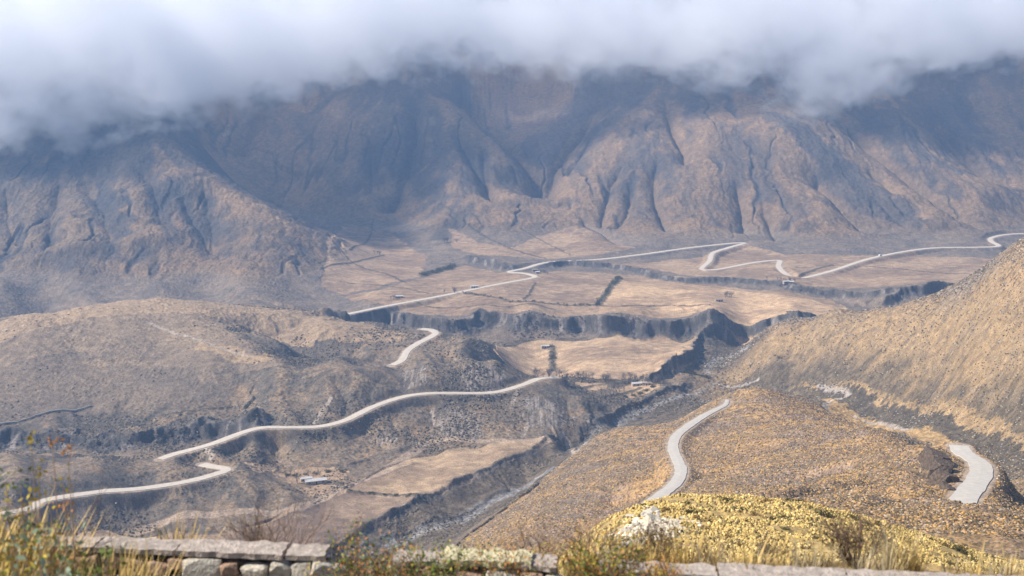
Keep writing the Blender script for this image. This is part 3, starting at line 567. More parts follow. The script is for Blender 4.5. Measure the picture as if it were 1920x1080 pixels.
GX,GY,GZ,GC,GL=[np.concatenate([r[k] for r in res],0) for k in range(5)]; del res
print('terrain',time.time()-T0)
def ground(x,y):
    s=x/y; q=math.log(y); i=int(np.clip(np.searchsorted(Sr,s)-1,0,len(Sr)-2)); j=int(np.clip(np.searchsorted(Qr,q)-1,0,nR-2))
    a=(s-Sr[i])/(Sr[i+1]-Sr[i]); b=(q-Qr[j])/(Qr[j+1]-Qr[j])
    return float((GZ[j,i]*(1-a)+GZ[j,i+1]*a)*(1-b)+(GZ[j+1,i]*(1-a)+GZ[j+1,i+1]*a)*b)
QGs=np.linspace(-.5,.5,10)
def ghit(u,v,Ymin,Ymax=4000):
    """the ground point seen at (u,v) beyond Ymin, from the finished ground"""
    s=float(s_of(u,v)); t0=float(tanv(v)); i=int(np.clip(np.searchsorted(Sr,s)-1,0,len(Sr)-2)); j0=int(np.searchsorted(Qr,math.log(Ymin)))
    a=(s-Sr[i])/(Sr[i+1]-Sr[i]); zz=GZ[j0:,i]*(1-a)+GZ[j0:,i+1]*a; t=zz/np.exp(Qr[j0:]); k=int(np.argmax(t>=t0)); Y=math.exp(Qr[j0+k]); 
    return Vector((s*Y,Y,ground(s*Y,Y)))
NAMES={0:'valley_floor',1:'scrub_hills',2:'ochre_hill',3:'valley_slope',4:'grassy_knoll',5:'mountains',6:'roadside_verge'}
nS=len(Sr); idx=np.arange(nR*nS).reshape(nR,nS)
fq=np.stack([idx[:-1,:-1],idx[:-1,1:],idx[1:,1:],idx[1:,:-1]],-1).reshape(-1,4); fc=GL[:-1,:-1].ravel()
VX=np.c_[GX.ravel(),GY.ravel(),GZ.ravel()]; VC=GC.reshape(-1,3)
for k,nm in NAMES.items():
    f=fq[fc==k]
    if not len(f): continue
    used=np.zeros(len(VX),bool); used[f.ravel()]=True; rm=np.cumsum(used)-1
    o=bigmesh(nm,VX[used],rm[f],M_TN if k in(4,6) else M_T,VC[used]); tag(o,kind='structure')
del fq,fc
# ground behind and beside the viewpoint
Rr=[(-4900,-50),(4900,-50),(4900,4290),(-4900,4290)]
o=mesh('ground',[(x,y,-420) for x,y in Rr],[(0,1,2,3)],mat('far_ground',(.20,.15,.11),nscale=.01)); tag(o,kind='structure')
zz=-4.30
o=mesh('road',[(-60,-12,zz),(60,-12,zz),(60,3.4,zz),(-60,3.4,zz),(-60,-12,zz-2),(60,-12,zz-2),(60,3.4,zz-2),(-60,3.4,zz-2)],[(0,1,2,3),(7,6,5,4),(0,4,5,1),(1,5,6,2),(2,6,7,3),(3,7,4,0)],M_RD); tag(o,kind='structure')
# ---------------------------------------------------------------- roads
for n,p,hw in ROADS:
    d=np.gradient(p[:,:2],axis=0); d/=np.linalg.norm(d,axis=1)[:,None]+1e-9; nrm=np.c_[-d[:,1],d[:,0]]
    V=[];Fc=[];m=len(p); rag=fbm(np.arange(m)*.35,np.zeros(m)+hw,2,401)*.5
    for i in range(m):
        W=(hw+float(rag[i]))*(1 if n!='near_road' else .5+.5*min(1,i/m*3.5))
        up=.22+p[i,1]*1.2e-4
        for k,(a,h) in enumerate(((-1,-.5),(-.97,0),(0,.10),(.97,0),(1,-.5))):
            V.append((p[i,0]+nrm[i,0]*W*a,p[i,1]+nrm[i,1]*W*a,p[i,2]+up+h))
    for i in range(m-1):
        for k in range(4): Fc.append((i*5+k,i*5+k+1,i*5+5+k+1,i*5+5+k))
    o=mesh('mountain_road',V,Fc,M_RN if n in('near_road','bend') else M_RD,smooth=False); tag(o,kind='structure')
print('roads',time.time()-T0)
# ---------------------------------------------------------------- small builders
def tubes(paths,r0,r1,n=3):
    V=[];Fc=[]
    for P_,ra,rb in paths:
        P_=[Vector(p) for p in P_]; b0=len(V)
        for i,p in enumerate(P_):
            d=(P_[min(i+1,len(P_)-1)]-P_[max(i-1,0)]).normalized(); a=d.orthogonal().normalized(); b=d.cross(a); r=ra+(rb-ra)*i/(len(P_)-1)
            for k in range(n): V.append(p+(a*math.cos(6.2832*k/n)+b*math.sin(6.2832*k/n))*r)
        for i in range(len(P_)-1):
            for k in range(n): Fc.append((b0+i*n+k,b0+i*n+(k+1)%n,b0+(i+1)*n+(k+1)%n,b0+(i+1)*n+k))
    return V,Fc
def twigs(rng,h,w,n,levels=3,curl=.25,r=.006):
    """many stems fanning up from one root, each forking into finer twigs"""
    out=[];ends=[]
    def grow(p,d,l,rr,lv):
        pts=[p.copy()]; q=p.copy(); dd=d.copy()
        for k in range(4):
            dd=(dd+Vector((rng.gauss(0,curl),rng.gauss(0,curl),rng.gauss(.04,curl*.6)))*.5).normalized(); q=q+dd*l/4; pts.append(q.copy())
            if lv>0 and k>=1:
                for _ in range(1 if rng.random()<.75 else 2):
                    sd=Vector((rng.gauss(0,1),rng.gauss(0,1),rng.uniform(-.1,1))).normalized()
                    grow(q.copy(),(dd*1.15+sd*.75).normalized(),l*rng.uniform(.4,.62),rr*.6,lv-1)
        out.append((pts,rr,rr*.35)); ends.append((q.copy(),dd.copy()))
    for i in range(n):
        a=rng.uniform(0,6.283); t=rng.random()**.6; d=Vector((math.cos(a)*t*w/2,math.sin(a)*t*w/2,h*rng.uniform(.75,1.05))); l=d.length*.72
        grow(Vector((math.cos(a)*.02*w,math.sin(a)*.02*w,0)),d.normalized(),l,r*rng.uniform(.7,1.2),levels-1)
    return out,ends
def leaves(rng,pts,n,spread,sz):
    V=[];Fc=[]
    for _ in range(n):
        p,d=rng.choice(pts); c=Vector(p)+Vector((rng.gauss(0,spread),rng.gauss(0,spread),rng.gauss(0,spread)))
        a=Vector((rng.gauss(0,1),rng.gauss(0,1),rng.gauss(.4,1))).normalized(); b=a.orthogonal().normalized(); b.rotate(Matrix.Rotation(rng.uniform(0,6.28),3,a)); s=sz*rng.uniform(.6,1.3); i=len(V)
        V+= [c,c+a*s*.5+b*s*.24,c+a*s,c+a*s*.5-b*s*.24]; Fc.append((i,i+1,i+2,i+3))
    return V,Fc
def blades(rng,n,h,w,lean=.5):
    V=[];Fc=[]
    for _ in range(n):
        a=rng.uniform(0,6.283); r=w*.25*rng.random(); p=Vector((math.cos(a)*r,math.sin(a)*r,0)); hh=h*rng.uniform(.5,1.1); t=rng.uniform(.1,1)*lean
        d=Vector((math.cos(a)*t*hh,math.sin(a)*t*hh,hh)); s=Vector((-math.sin(a),math.cos(a),0))*h*.014; m=p+d*.55+Vector((0,0,hh*.10)); i=len(V)
        V+=[p-s,p+s,m+s*.8,m-s*.8,p+d]; Fc+=[(i,i+1,i+2,i+3),(i+3,i+2,i+4)]
    return V,Fc
def join(parts):
    V=[];Fc=[]
    for v,f,M_ in parts:
        b=len(V); V+= [M_@Vector(q) for q in v]; Fc+=[tuple(b+k for k in q) for q in f]
    return V,Fc
def rock(rng,s=(1,1,1),sub=2,amp=.22):
    bm=bmesh.new(); bmesh.ops.create_icosphere(bm,subdivisions=sub,radius=.5); o=rng.uniform(0,90)
    for v in bm.verts:
        n=float(fbm(np.array([v.co.x*2.2+o]),np.array([v.co.y*2.2+v.co.z*3.1]),3,7)[0]); v.co*=1+n*amp*2
        for a in range(3):
            v.co[a]=max(-.34,min(.34,v.co[a]))
        v.co=Vector((v.co.x*s[0]/.7,v.co.y*s[1]/.7,v.co.z*s[2]/.7))
    V=[v.co.copy() for v in bm.verts];Fc=[tuple(v.index for v in f.verts) for f in bm.faces]; bm.free(); return V,Fc
def slab(rng,l,d,t,amp=.008,brk=0.):
    nx=max(6,int(l/.05)); ny=7; V=[];Fc=[]; o=rng.uniform(0,99)
    def e(i,j):
        x=-l/2+l*i/nx; y=d*j/ny
        n=float(vnoise(np.array([x*9+o]),np.array([y*9.]),3)[0]); m=float(vnoise(np.array([x*23+o]),np.array([y*23.]),5)[0])
        if j==0: y+=n*(.008+brk)-abs(m)*.006
        if j==ny: y+=n*(.02+brk)
        if i in(0,nx): x+=m*.02
        return x,y,n*amp*.5+m*amp*.5
    T=[[e(i,j) for j in range(ny+1)] for i in range(nx+1)]
    for k in (0,1):
        for i in range(nx+1):
            for j in range(ny+1):
                x,y,z=T[i][j]; V.append((x,y,z if k==0 else -t*(1+.25*z/amp*.5)))
    N_=(nx+1)*(ny+1); g=lambda i,j,k:k*N_+i*(ny+1)+j
    for i in range(nx):
        for j in range(ny): Fc.append((g(i,j,0),g(i+1,j,0),g(i+1,j+1,0),g(i,j+1,0))); Fc.append((g(i,j,1),g(i,j+1,1),g(i+1,j+1,1),g(i+1,j,1)))
        Fc.append((g(i,0,0),g(i,0,1),g(i+1,0,1),g(i+1,0,0))); Fc.append((g(i,ny,0),g(i+1,ny,0),g(i+1,ny,1),g(i,ny,1)))
    for j in range(ny): Fc.append((g(0,j,0),g(0,j+1,0),g(0,j+1,1),g(0,j,1))); Fc.append((g(nx,j,0),g(nx,j,1),g(nx,j+1,1),g(nx,j+1,0)))
    return V,Fc
# ---------------------------------------------------------------- the low stone wall at the road's edge
rg=random.Random(4)
def ux(u): return .00419*(u-960)
def yb(x): return 9.78-.101*x
WZ=-3.985; ANG=math.atan(-.101)
ROCKS=[rock(rg,(rg.uniform(.8,1.25),rg.uniform(.8,1.1),rg.uniform(.7,1.0))) for _ in range(6)]
RM=[]
for i,(v,f) in enumerate(ROCKS):
    for m in M_ST:
        me=bpy.data.meshes.new('stone'); me.from_pydata([tuple(q) for q in v],[],f); me.materials.append(m); RM.append(me)
def wall(u0,u1,slabs,label,white,dz=0):
    xm=ux((u0+u1)/2); root=empty('stone_wall',(xm,yb(xm),-4.55),ANG); tag(root,label,'wall','low dry stone walls at the edge of the road')
    L_=ux(u1)-ux(u0)
    core=[(-L_/2,-.20,0),(L_/2,-.20,0),(L_/2,-.04,0),(-L_/2,-.04,0),(-L_/2,-.20,.47+dz),(L_/2,-.20,.47+dz),(L_/2,-.04,.47+dz),(-L_/2,-.04,.47+dz)]
    mesh('wall_core',core,[(3,2,1,0),(4,5,6,7),(0,1,5,4),(1,2,6,5),(2,3,7,6),(3,0,4,7)],M_MORT,root)
    for a,b,th,brk,m,tz in slabs:
        l=ux(b)-ux(a); v,f=slab(rg,l,.24,th*.8,.012 if m is M_SLABY else .006,brk); c=(ux(a)+ux(b))/2-xm
        o=mesh('coping_slab',v,f,m,root); o.location=(c,-.25,.565+tz+dz); o.rotation_euler=(rg.uniform(-.03,.03),rg.uniform(-.004,.004),rg.uniform(-.01,.01))
    k=0
    for row,zr in ((0,.43+dz),(1,.30+dz)):
        x=-L_/2+.05
        while x<L_/2-.05 and k<96:
            s=rg.uniform(.10,.27); wh=white(ux((u0+u1)/2)+x); me=RM[rg.randrange(6)*2+(0 if rg.random()<wh else 1)]
            o=bpy.data.objects.new('stone',me); COLL.objects.link(o); o.parent=root; o.location=(x+s/2,-.22+rg.uniform(-.02,.01),zr+rg.uniform(-.02,.02)); o.scale=(s,.14,.14*rg.uniform(.75,1.25)); o.rotation_euler=(rg.uniform(-.3,.3),rg.uniform(-.3,.3),rg.uniform(-.3,.3)); x+=s*1.0; k+=1
    return root
wall(20,622,[(20,180,.05,.01,M_SLAB,.0),(183,338,.05,.01,M_SLAB,.0),(341,542,.055,.012,M_SLAB,.0),(550,620,.05,.02,M_SLAB,.0)],'long stone wall with smooth pinkish coping slabs above the field terrace, its right end broken off',lambda x:.85 if x>ux(480) else .25)
wall(745,1046,[(745,850,.05,.03,M_SLAB,-.01),(838,1000,.06,.05,M_SLABY,.015),(985,1046,.05,.03,M_SLAB,-.01)],'short stone wall whose coping is crusted with pale yellow lichen',lambda x:.55)
wall(1120,2200,[(1120,1330,.05,.015,M_SLAB,-.03),(1335,1560,.05,.01,M_SLAB,-.03),(1564,1780,.05,.01,M_SLAB,-.03),(1784,2200,.05,.01,M_SLAB,-.03)],'low stone wall with grey coping slabs under the yellow grassy knoll',lambda x:.3)
# ---------------------------------------------------------------- plants at the wall
def gz(x,y): return ground(x,y)
def shrub_at(u,vtop,Y,wpx,n,seed,label,m=M_TWIG,lv=3,lf=None,nlf=0,r=.006,cat='shrub',spread=.03,lsz=.03,name='bare_shrub'):
    x=float(s_of(u,vtop))*Y; z0=gz(x,Y); ztop=float(tanv(vtop))*Y; h=max(.25,ztop-z0); w=wpx/2500*Y*1.06
    g=random.Random(seed); t,e=twigs(g,h,w,n,lv,.28,r); V,Fc=tubes(t,0,0)
    if lf is None:
        o=mesh(name,V,Fc,m); o.location=(x,Y,z0)
    else:
        o=empty(name,(x,Y,z0)); mesh('twigs',V,Fc,m,o); 
        for mm,fr in lf:
            v2,f2=leaves(g,e,int(nlf*fr),spread,lsz); mesh('foliage',v2,f2,mm,o)
    tag(o,label,cat); return o
shrub_at(505,962,10.7,150,22,1,'dark bare shrub rising behind the middle of the long pinkish wall',M_TWIG)
shrub_at(458,985,10.6,100,16,2,'small pale bare shrub just left of the dark bare shrub behind the wall',M_TWIG2)
shrub_at(318,995,10.5,50,8,3,'tiny bare shrub behind the left part of the long wall',M_TWIG)
shrub_at(1000,990,10.4,130,18,4,'thin bare shrub behind the lichen covered wall',M_TWIG2)
shrub_at(1112,985,10.6,150,18,5,'loose bare shrub in front of the pale rock slope, left of the dense brown shrub',M_TWIG2)
shrub_at(1232,1000,10.5,150,30,6,'dense round brown shrub below the white rock outcrop',M_TWIG,lf=[(M_BUSHB,1)],nlf=900,spread=.035,lsz=.022)
shrub_at(1608,985,10.3,170,34,7,'large dark bare shrub in front of the yellow knoll',M_TWIG,lv=3,lf=[(M_BUSH,1)],nlf=260,spread=.03,lsz=.02,r=.007)
shrub_at(1430,1040,10.2,90,12,8,'small bare shrub at the foot of the yellow knoll above the grey coping',M_TWIG)
shrub_at(1335,1052,10.2,80,10,9,'low twiggy shrub over the grey coping between the two big shrubs',M_TWIG2)
shrub_at(90,950,9.6,110,16,10,'twiggy shrub in the weeds at the left end of the wall',M_TWIG)
# leafy bushes in front of the wall
LFB=[(M_LF,.45),(M_LFY,.3),(M_LFO,.25)]
shrub_at(672,1028,9.2,170,16,21,'rust and green leafy bush filling the gap between two walls',M_TWIG,lf=LFB,nlf=1500,spread=.04,lsz=.028,name='leafy_bush')
shrub_at(742,1040,9.1,90,10,22,'small reddish leafy bush at the left end of the lichen wall',M_TWIG,lf=[(M_LFO,.5),(M_LFP,.3),(M_LF,.2)],nlf=700,spread=.04,lsz=.026,name='leafy_bush')
shrub_at(822,1043,9.1,75,10,23,'bright green bush in front of the lichen covered wall',M_TWIG,lf=[(M_LF,.8),(M_LFY,.2)],nlf=900,spread=.035,lsz=.03,name='leafy_bush')
shrub_at(1095,1022,9.3,110,14,24,'ochre leafy bush in the gap left of the grey coping wall',M_TWIG,lf=[(M_LFY,.5),(M_LFO,.3),(M_LF,.2)],nlf=1200,spread=.04,lsz=.028,name='leafy_bush')
shrub_at(1150,1040,9.1,90,12,25,'green and rust bush over the left end of the grey coping',M_TWIG,lf=LFB,nlf=900,spread=.04,lsz=.028,name='leafy_bush')
shrub_at(950,1062,9.0,110,10,26,'rust coloured bush under the lichen covered coping',M_TWIG,lf=[(M_LFO,.6),(M_LF,.4)],nlf=800,spread=.04,lsz=.026,name='leafy_bush')
shrub_at(1240,1060,9.0,90,10,27,'rust coloured bush before the dense brown shrub',M_TWIG,lf=[(M_LFO,.5),(M_LFY,.5)],nlf=800,spread=.04,lsz=.026,name='leafy_bush')
# tall weeds at the left
def weed(u,vtop,Y,seed,m,label,n=3,blob=.06,nl=220,sz=.05):
    x=float(s_of(u,vtop))*Y; z0=gz(x,Y); h=float(tanv(vtop))*Y-z0; g=random.Random(seed); paths=[];ends=[]
    o=empty('tall_weed',(x,Y,z0))
    for k in range(n):
        a=g.uniform(0,6.28); hh=h*(1 if k==0 else g.uniform(.72,.95)); ln=0 if k==0 else g.uniform(.06,.16); pts=[(math.cos(a)*ln*hh*t*t,math.sin(a)*ln*hh*t*t,hh*t) for t in (0,.25,.5,.75,1)]
        paths.append((pts,.007,.003)); 
        for t in (3,4,4): ends.append((Vector(pts[t]),Vector((0,0,1))))
        ends.append((Vector(pts[2]),Vector((0,0,1))))
    v,f=tubes(paths,0,0); mesh('stem',v,f,M_TWIG2,o); v,f=leaves(g,ends,nl,blob,sz); mesh('leaves',v,f,m,o); tag(o,label,'weed','tall leafy weeds at the roadside'); return o
weed(58,828,8.2,1,M_LFY,'tallest yellow topped weed standing against the dark cliff at the far left',2,.035,60,.04)
weed(98,826,8.4,2,M_LFO,'orange topped weed beside the tallest yellow weed',2,.03,50,.035)
weed(127,846,8.8,3,M_LFO,'thin weed with a few orange leaves right of the two tall weeds',1,.025,26,.035)
weed(12,905,7.8,4,M_LF,'green leafed weed at the left edge of the picture',2,.04,60,.04)
weed(38,905,8.0,5,M_LF,'bright green weed under the yellow topped one',2,.04,60,.04)
weed(40,940,7.4,6,M_LFY,'yellow green weed low at the left edge',4,.06,160,.05)
weed(85,1000,7.6,7,M_LFP,'pale grey green weed in front of the left end of the wall',5,.08,180,.05)
weed(30,1010,7.2,8,M_LFP,'broad pale weed in the bottom left corner',5,.09,200,.06)
weed(95,1035,7.4,9,M_LF,'low green weed beneath the pale grey green one',5,.07,160,.045)
weed(180,1052,7.6,10,M_LF,'green weed before the left coping slabs',5,.07,140,.045)
weed(118,905,8.9,11,M_LFY,'slender yellow green weed beside the bend of the left road',2,.04,50,.04)
# grass
def grass(name,spots,m,seed,hmin,hmax,n=34):
    g=random.Random(seed); parts=[]
    protos=[blades(g,n,1,1,.75) for _ in range(5)]
    for x,y,k in spots:
        h=g.uniform(hmin,hmax)*k; M_=Matrix.Translation((x,y,gz(x,y)-.01))@Matrix.Rotation(g.uniform(0,6.28),4,'Z')@Matrix.Diagonal((h*.9,h*.9,h,1)); parts.append((*g.choice(protos),M_))
    V,Fc=join(parts); return tag(mesh(name,V,Fc,m),kind='stuff')
g=random.Random(77)
def band(n,xa,xb,ya,yb_,k=1): return [(g.uniform(xa,xb),0,k) for _ in range(n)] and [(lambda x:(x,yb(x)+g.uniform(ya,yb_),k*g.uniform(.7,1.2)))(g.uniform(xa,xb)) for _ in range(n)]
sp=band(420,-4.6,4.6,-1.7,-.32)+band(90,-4.6,4.4,.10,.45,1.5)
grass('dry_grass',sp,M_GR,5,.16,.27)
grass('dry_grass',band(220,-4.6,4.6,-1.7,-.3)+band(60,-4,4,.05,.4,1.5)+[(g.uniform(-4.8,-2.7),g.uniform(7.0,9.4),1.9) for _ in range(330)],M_GR2,6,.15,.27)
grass('dry_grass',[(g.uniform(-4.9,-2.7),g.uniform(7.4,9.6),2.1) for _ in range(300)]+[(g.uniform(-4.9,-3.5),g.uniform(7.6,9.7),2.9) for _ in range(240)]+band(90,-3.3,-2.7,.1,.5,2.0),M_GR,7,.16,.30)
grass('green_grass',band(120,-4.6,4.6,-1.6,-.35)+[(g.uniform(-4.6,-2.9),g.uniform(7.2,9.3),1.4) for _ in range(60)],M_LFY,8,.1,.2)
# pale rocks of the outcrop on the knoll
def outcrop():
    first=None
    for k in range(34):
        u,v=(g.gauss(1222,22),g.gauss(975,10)) if k<20 else (g.uniform(1120,1205),g.uniform(985,1050))
        p=ghit(u,v,60,200); s=g.uniform(.25,.9)
        me=RM[g.randrange(6)*2]; o=bpy.data.objects.new('pale_rock',me); COLL.objects.link(o); o.location=p; o.scale=(s*1.2,s,s*.6); o.rotation_euler=(g.uniform(-.4,.4),g.uniform(-.4,.4),g.uniform(0,6))
        tag(o,'cream white boulder on the left shoulder of the yellow knoll','rock','pale boulders of the outcrop on the knoll')
outcrop()
# dark bushes scattered over the knoll
def bushmesh(seed,nl,flat=.6):
    q=random.Random(seed); pts=[(Vector((q.gauss(0,.28),q.gauss(0,.28),abs(q.gauss(.18,.16))*flat*1.6)),Vector((0,0,1))) for _ in range(40)]
    return leaves(q,pts,nl,.07,.13)
def put_mesh(name,v,f,m):
    me=bpy.data.meshes.new(name); me.from_pydata([tuple(q) for q in v],[],f); me.materials.append(m); return me
KB=[put_mesh('low_bush',*bushmesh(s,420),m) for s,m in ((1,M_BUSH),(2,M_BUSH),(3,M_BUSHB))]
def bush(me,p,s,name='low_bush'):
    o=bpy.data.objects.new(name,me); COLL.objects.link(o); o.location=p; o.scale=(s*1.25,s,s*.8); o.rotation_euler=(0,0,g.uniform(0,6.28)); return o
for u,v,s in ((1292,963,1.9),(1310,975,1.1),(1328,978,1.3),(1437,942,1.4),(1360,940,1.5),(1394,958,1.2),(1412,955,1.2),(1415,968,1.1),(1466,972,1.4),(1450,975,1.2),(1362,985,1.1),(1327,992,1.1),(1445,1040,1.5),(1480,1040,1.2),(1545,965,2.0),(1560,970,2.2),(1600,975,2.2),(1625,985,2.0),(1645,985,1.6),(1500,942,1.5),(1480,940,1.8),(1350,1010,.9),(1365,1009,1.),(1470,992,1.),(1560,1000,.8),(1540,1010,.8),(1390,1024,1.),(1420,1052,.9),(1510,1030,.9),(1700,1015,1.4),(1720,1020,1.2),(1745,1013,1.4),(1770,1022,1.5),(1790,1030,2.),(1805,1033,2.),(1812,1040,1.8),(1780,1062,1.3),(1330,950,.8),(1520,950,1.),(1290,946,1.),(1245,958,1.5),(1280,1000,1.),(1650,1003,1.),(1820,1050,1.6),(1210,950,1.2)):
    p=ghit(u+g.uniform(-4,4),v+g.uniform(-1,2),62,200)
    tag(bush(KB[g.randrange(3)],p,s*.62),'low dark scrub bush on the yellow knoll','bush','low dark bushes scattered over the yellow knoll')
# ---------------------------------------------------------------- trees
TREE=[]
def tree_proto(seed,h,w):
    q=random.Random(seed); root=empty('bare_tree',(0,0,0))
    t,e=twigs(q,h*.8,w*1.1,7,3,.22,.09); tr=[([(0,0,0),(q.gauss(0,.1),q.gauss(0,.1),h*.18),(q.gauss(0,.15),q.gauss(0,.15),h*.36)],.22,.14)]
    v,f=tubes(tr,0,0,5); mesh('trunk',v,f,M_TREE,root)
    t=[([Vector(p)+Vector((0,0,h*.15)) for p in a],max(b,.05),max(c,.035)) for a,b,c in t]
    v,f=tubes(t,0,0,3); mesh('crown',v,f,M_TREE,root); return root
TP=[tree_proto(s,7,6) for s in (1,2,3)]
used=[False]*3
def tree(u,v,Ymin,h,label,group):
    k=g.randrange(3); o=TP[k] if not used[k] else copy_tree(TP[k]); used[k]=True
    p=ghit(u,v,Ymin); o.location=p-Vector((0,0,.3)); o.scale=(h/7*g.uniform(.9,1.2),)*2+(h/7,); o.rotation_euler=(0,0,g.uniform(0,6.28)); tag(o,label,'tree',group)
n=0
while n<58:
    t=g.random(); u=1000+t*262; v=706+t*17+g.uniform(-4,5)
    tree(u,v,1150,g.uniform(5,8.5),'bare grey tree in the row along the lower edge of the middle field','bare trees along the middle field'); n+=1
for u,v,h in ((1128,740,7),(1136,742,6),(1150,738,8),(1156,736,8.5),(1162,737,7),(1170,734,6),(1118,744,5),(1144,740,6)):
    tree(u,v,1100,h,'bare grey tree in the clump between the ridge and the farmhouse','bare trees left of the river farmhouse')
for u,v,h in ((1285,675,5),(1268,683,5),(1300,690,5),(1318,690,4.5),(1225,722,6),(1236,720,6),(1245,722,5),(1018,655,4)): tree(u,v,1150,h,'small bare tree near the river bank','small bare trees by the river')
for u,v,h in ((557,906,7.5),(578,893,5),(600,893,5),(521,885,5),(545,890,4)): tree(u,v,820,h,'bare tree beside the long roofed farmhouse','bare trees at the near farmhouse')
def clump(u,v,Ymin,n,su,h,label,group):
    for k in range(n): tree(u+g.gauss(0,su),v+g.gauss(0,1.2),Ymin,h*g.uniform(.8,1.2),label,group)
clump(1362,558,1450,5,5,6,'bare tree around the farmhouse on the upper terrace','trees at the upper terrace farmhouse')
clump(845,548,1450,6,6,5.5,'bare tree in the clump below the straight road','trees beside the straight road')
clump(738,560,1400,3,3,5,'bare tree left of the small roadside house','trees beside the small roadside house')
clump(1021,513,1550,5,3,5,'bare tree at the bend of the far road','trees at the road bend')
clump(1470,528,1600,10,14,5,'bare tree around the far hamlet','trees around the far hamlet')
clump(842,455,1800,5,8,8,'bare tree on the stream bank below the mountain','trees on the stream bank')
clump(708,478,1700,4,4,6,'bare tree standing in the far left fields','trees in the far left fields')
# scrub hedges between fields
HB=put_mesh('hedge_bush',*bushmesh(11,260,1.1),M_BUSH)
def hedge(pts,Ymin,n,s,label):
    L_=crom(H(Ymin,*pts),8); q=random.Random(len(label)); parts=[]
    bv=[v.co.copy() for v in HB.vertices]; bf=[tuple(p.vertices) for p in HB.polygons]
    for _ in range(n):
        p=L_[q.randrange(len(L_))]; x=p[0]+q.gauss(0,s*.7); y=p[1]+q.gauss(0,s*.7); z=ground(x,y); k=s*q.uniform(.6,1.3)
        parts.append((bv,bf,Matrix.Translation((x,y,z))@Matrix.Rotation(q.uniform(0,6.28),4,'Z')@Matrix.Diagonal((k*1.2,k*1.2,k,1))))
    V,Fc=join(parts); tag(mesh('hedge',V,Fc,M_BUSH),label,'hedge','scrub hedges between the fields')
hedge([(1160,520),(1142,548),(1120,581)],1390,80,3.0,'thick dark hedge splitting the upper terrace between the brown and the pale field')
hedge([(1035,643),(1035,690)],1150,36,2.2,'short dark hedge standing up the left half of the middle field')
hedge([(792,519),(820,510),(853,497)],1450,60,4,'broad dark thicket above the rounded field left of the road bend')
hedge([(867,555),(917,567),(973,577),(1047,580),(1120,582)],1390,120,1.8,'long thin hedge winding along the front edge of the upper terrace')
hedge([(655,925),(720,932),(790,940)],780,60,1.2,'thin dark hedge crossing the near terrace field')
hedge([(1290,688),(1310,694),(1325,702)],1150,40,2.5,'patch of scrub on the river bank beside the dark cliff')
hedge([(1175,748),(1200,740),(1225,728)],1100,50,2.2,'dark scrub below the river farmhouse')
hedge([(540,893),(570,890),(640,885)],850,50,1.8,'dark scrub behind the near farmhouse')
# ---------------------------------------------------------------- field wall on the left hill
def fieldwall():
    p=H(900,(-20,812),(60,792),(110,780),(170,767)); L_=crom(p,3); V=[];Fc=[]
    for i,q in enumerate(L_):
        z=ground(q[0],q[1]); hh=1.0+.25*math.sin(i*1.7)+.2*math.sin(i*.6)
        V+=[(q[0],q[1]-.6,z-.6),(q[0],q[1]-.4,z+hh),(q[0],q[1]+.4,z+hh),(q[0],q[1]+.6,z-.6)]
    for i in range(len(L_)-1):
        for k in range(3): Fc.append((i*4+k,i*4+4+k,i*4+5+k,i*4+1+k))
    tag(mesh('field_wall',V,Fc,M_ST[0]),'low pale field wall running up the foot of the left hill','wall')
fieldwall()
# ---------------------------------------------------------------- houses
def box(x0,x1,y0,y1,z0,z1): return [(x0,y0,z0),(x1,y0,z0),(x1,y1,z0),(x0,y1,z0),(x0,y0,z1),(x1,y0,z1),(x1,y1,z1),(x0,y1,z1)],[(3,2,1,0),(4,5,6,7),(0,1,5,4),(1,2,6,5),(2,3,7,6),(3,0,4,7)]
def house(u,v,Ymin,l,wd,h,rz,rm,label,group='farm buildings in the valley'):
    p=ghit(u,v,Ymin); r=empty('farmhouse',p,rz); vv,ff=box(-l/2,l/2,-wd/2,wd/2,-1,h); 
    vv+= [(-l/2,0,h+wd*.16),(l/2,0,h+wd*.16)]; b=8; ff=[f for f in ff if f!=(4,5,6,7)]+[(4,8,7),(5,6,9)]
    mesh('wall',vv,ff,M_WALL,r)
    e=.35;rh=h+wd*.16+.12; ro=[(-l/2-e,-wd/2-e,h-.05),(l/2+e,-wd/2-e,h-.05),(l/2+e,0,rh),(-l/2-e,0,rh),(l/2+e,wd/2+e,h-.05),(-l/2-e,wd/2+e,h-.05)]
    ro2=[(a,b_,c+.14) for a,b_,c in ro]; V=ro+ro2; Fc=[(6,7,8,9),(9,8,10,11),(3,2,1,0),(5,4,2,3),(0,1,7,6),(4,5,11,10),(1,2,8,7),(2,4,10,8),(0,6,9,3),(3,9,11,5)]
    mesh('roof',V,Fc,rm,r)
    v,f=box(-.5,.5,-wd/2-.06,-wd/2+.05,-.2,2.0); mesh('door',v,f,M_DARK,r)
    for xx in (-l*.32,l*.32):
        v,f=box(xx-.5,xx+.5,-wd/2-.06,-wd/2+.05,1.0,1.9); mesh('window',v,f,M_DARK,r)
    tag(r,label,'house',group); return r
house(592,906,840,15,5.5,2.5,.35,M_ROOF,'long farmhouse with a pale tin roof beside the dirt yard below the hill')
house(574,902,850,8,4,2.2,.35,M_ROOF,'small pale roofed shed at the left end of the long near farmhouse')
house(1195,723,1120,11,5,2.6,.25,M_ROOF,'pale roofed farmhouse by the river beyond the ridge road')
house(1213,722,1130,8,5,2.4,-.2,M_ROOFB,'earth roofed adobe building right of the river farmhouse')
house(748,559,1420,9,4,2.4,.2,M_ROOF,'small pale house above the left end of the straight road')
house(889,540,1460,9,4,2.4,.3,M_ROOF,'small pale house with a tin roof above the straight road')
house(1003,509,1560,7,4,2.6,.1,M_ROOFB,'earth roofed house at the road junction')
house(1008,513,1560,5,4,2.4,.1,M_ROOF,'pale roofed hut at the road junction')
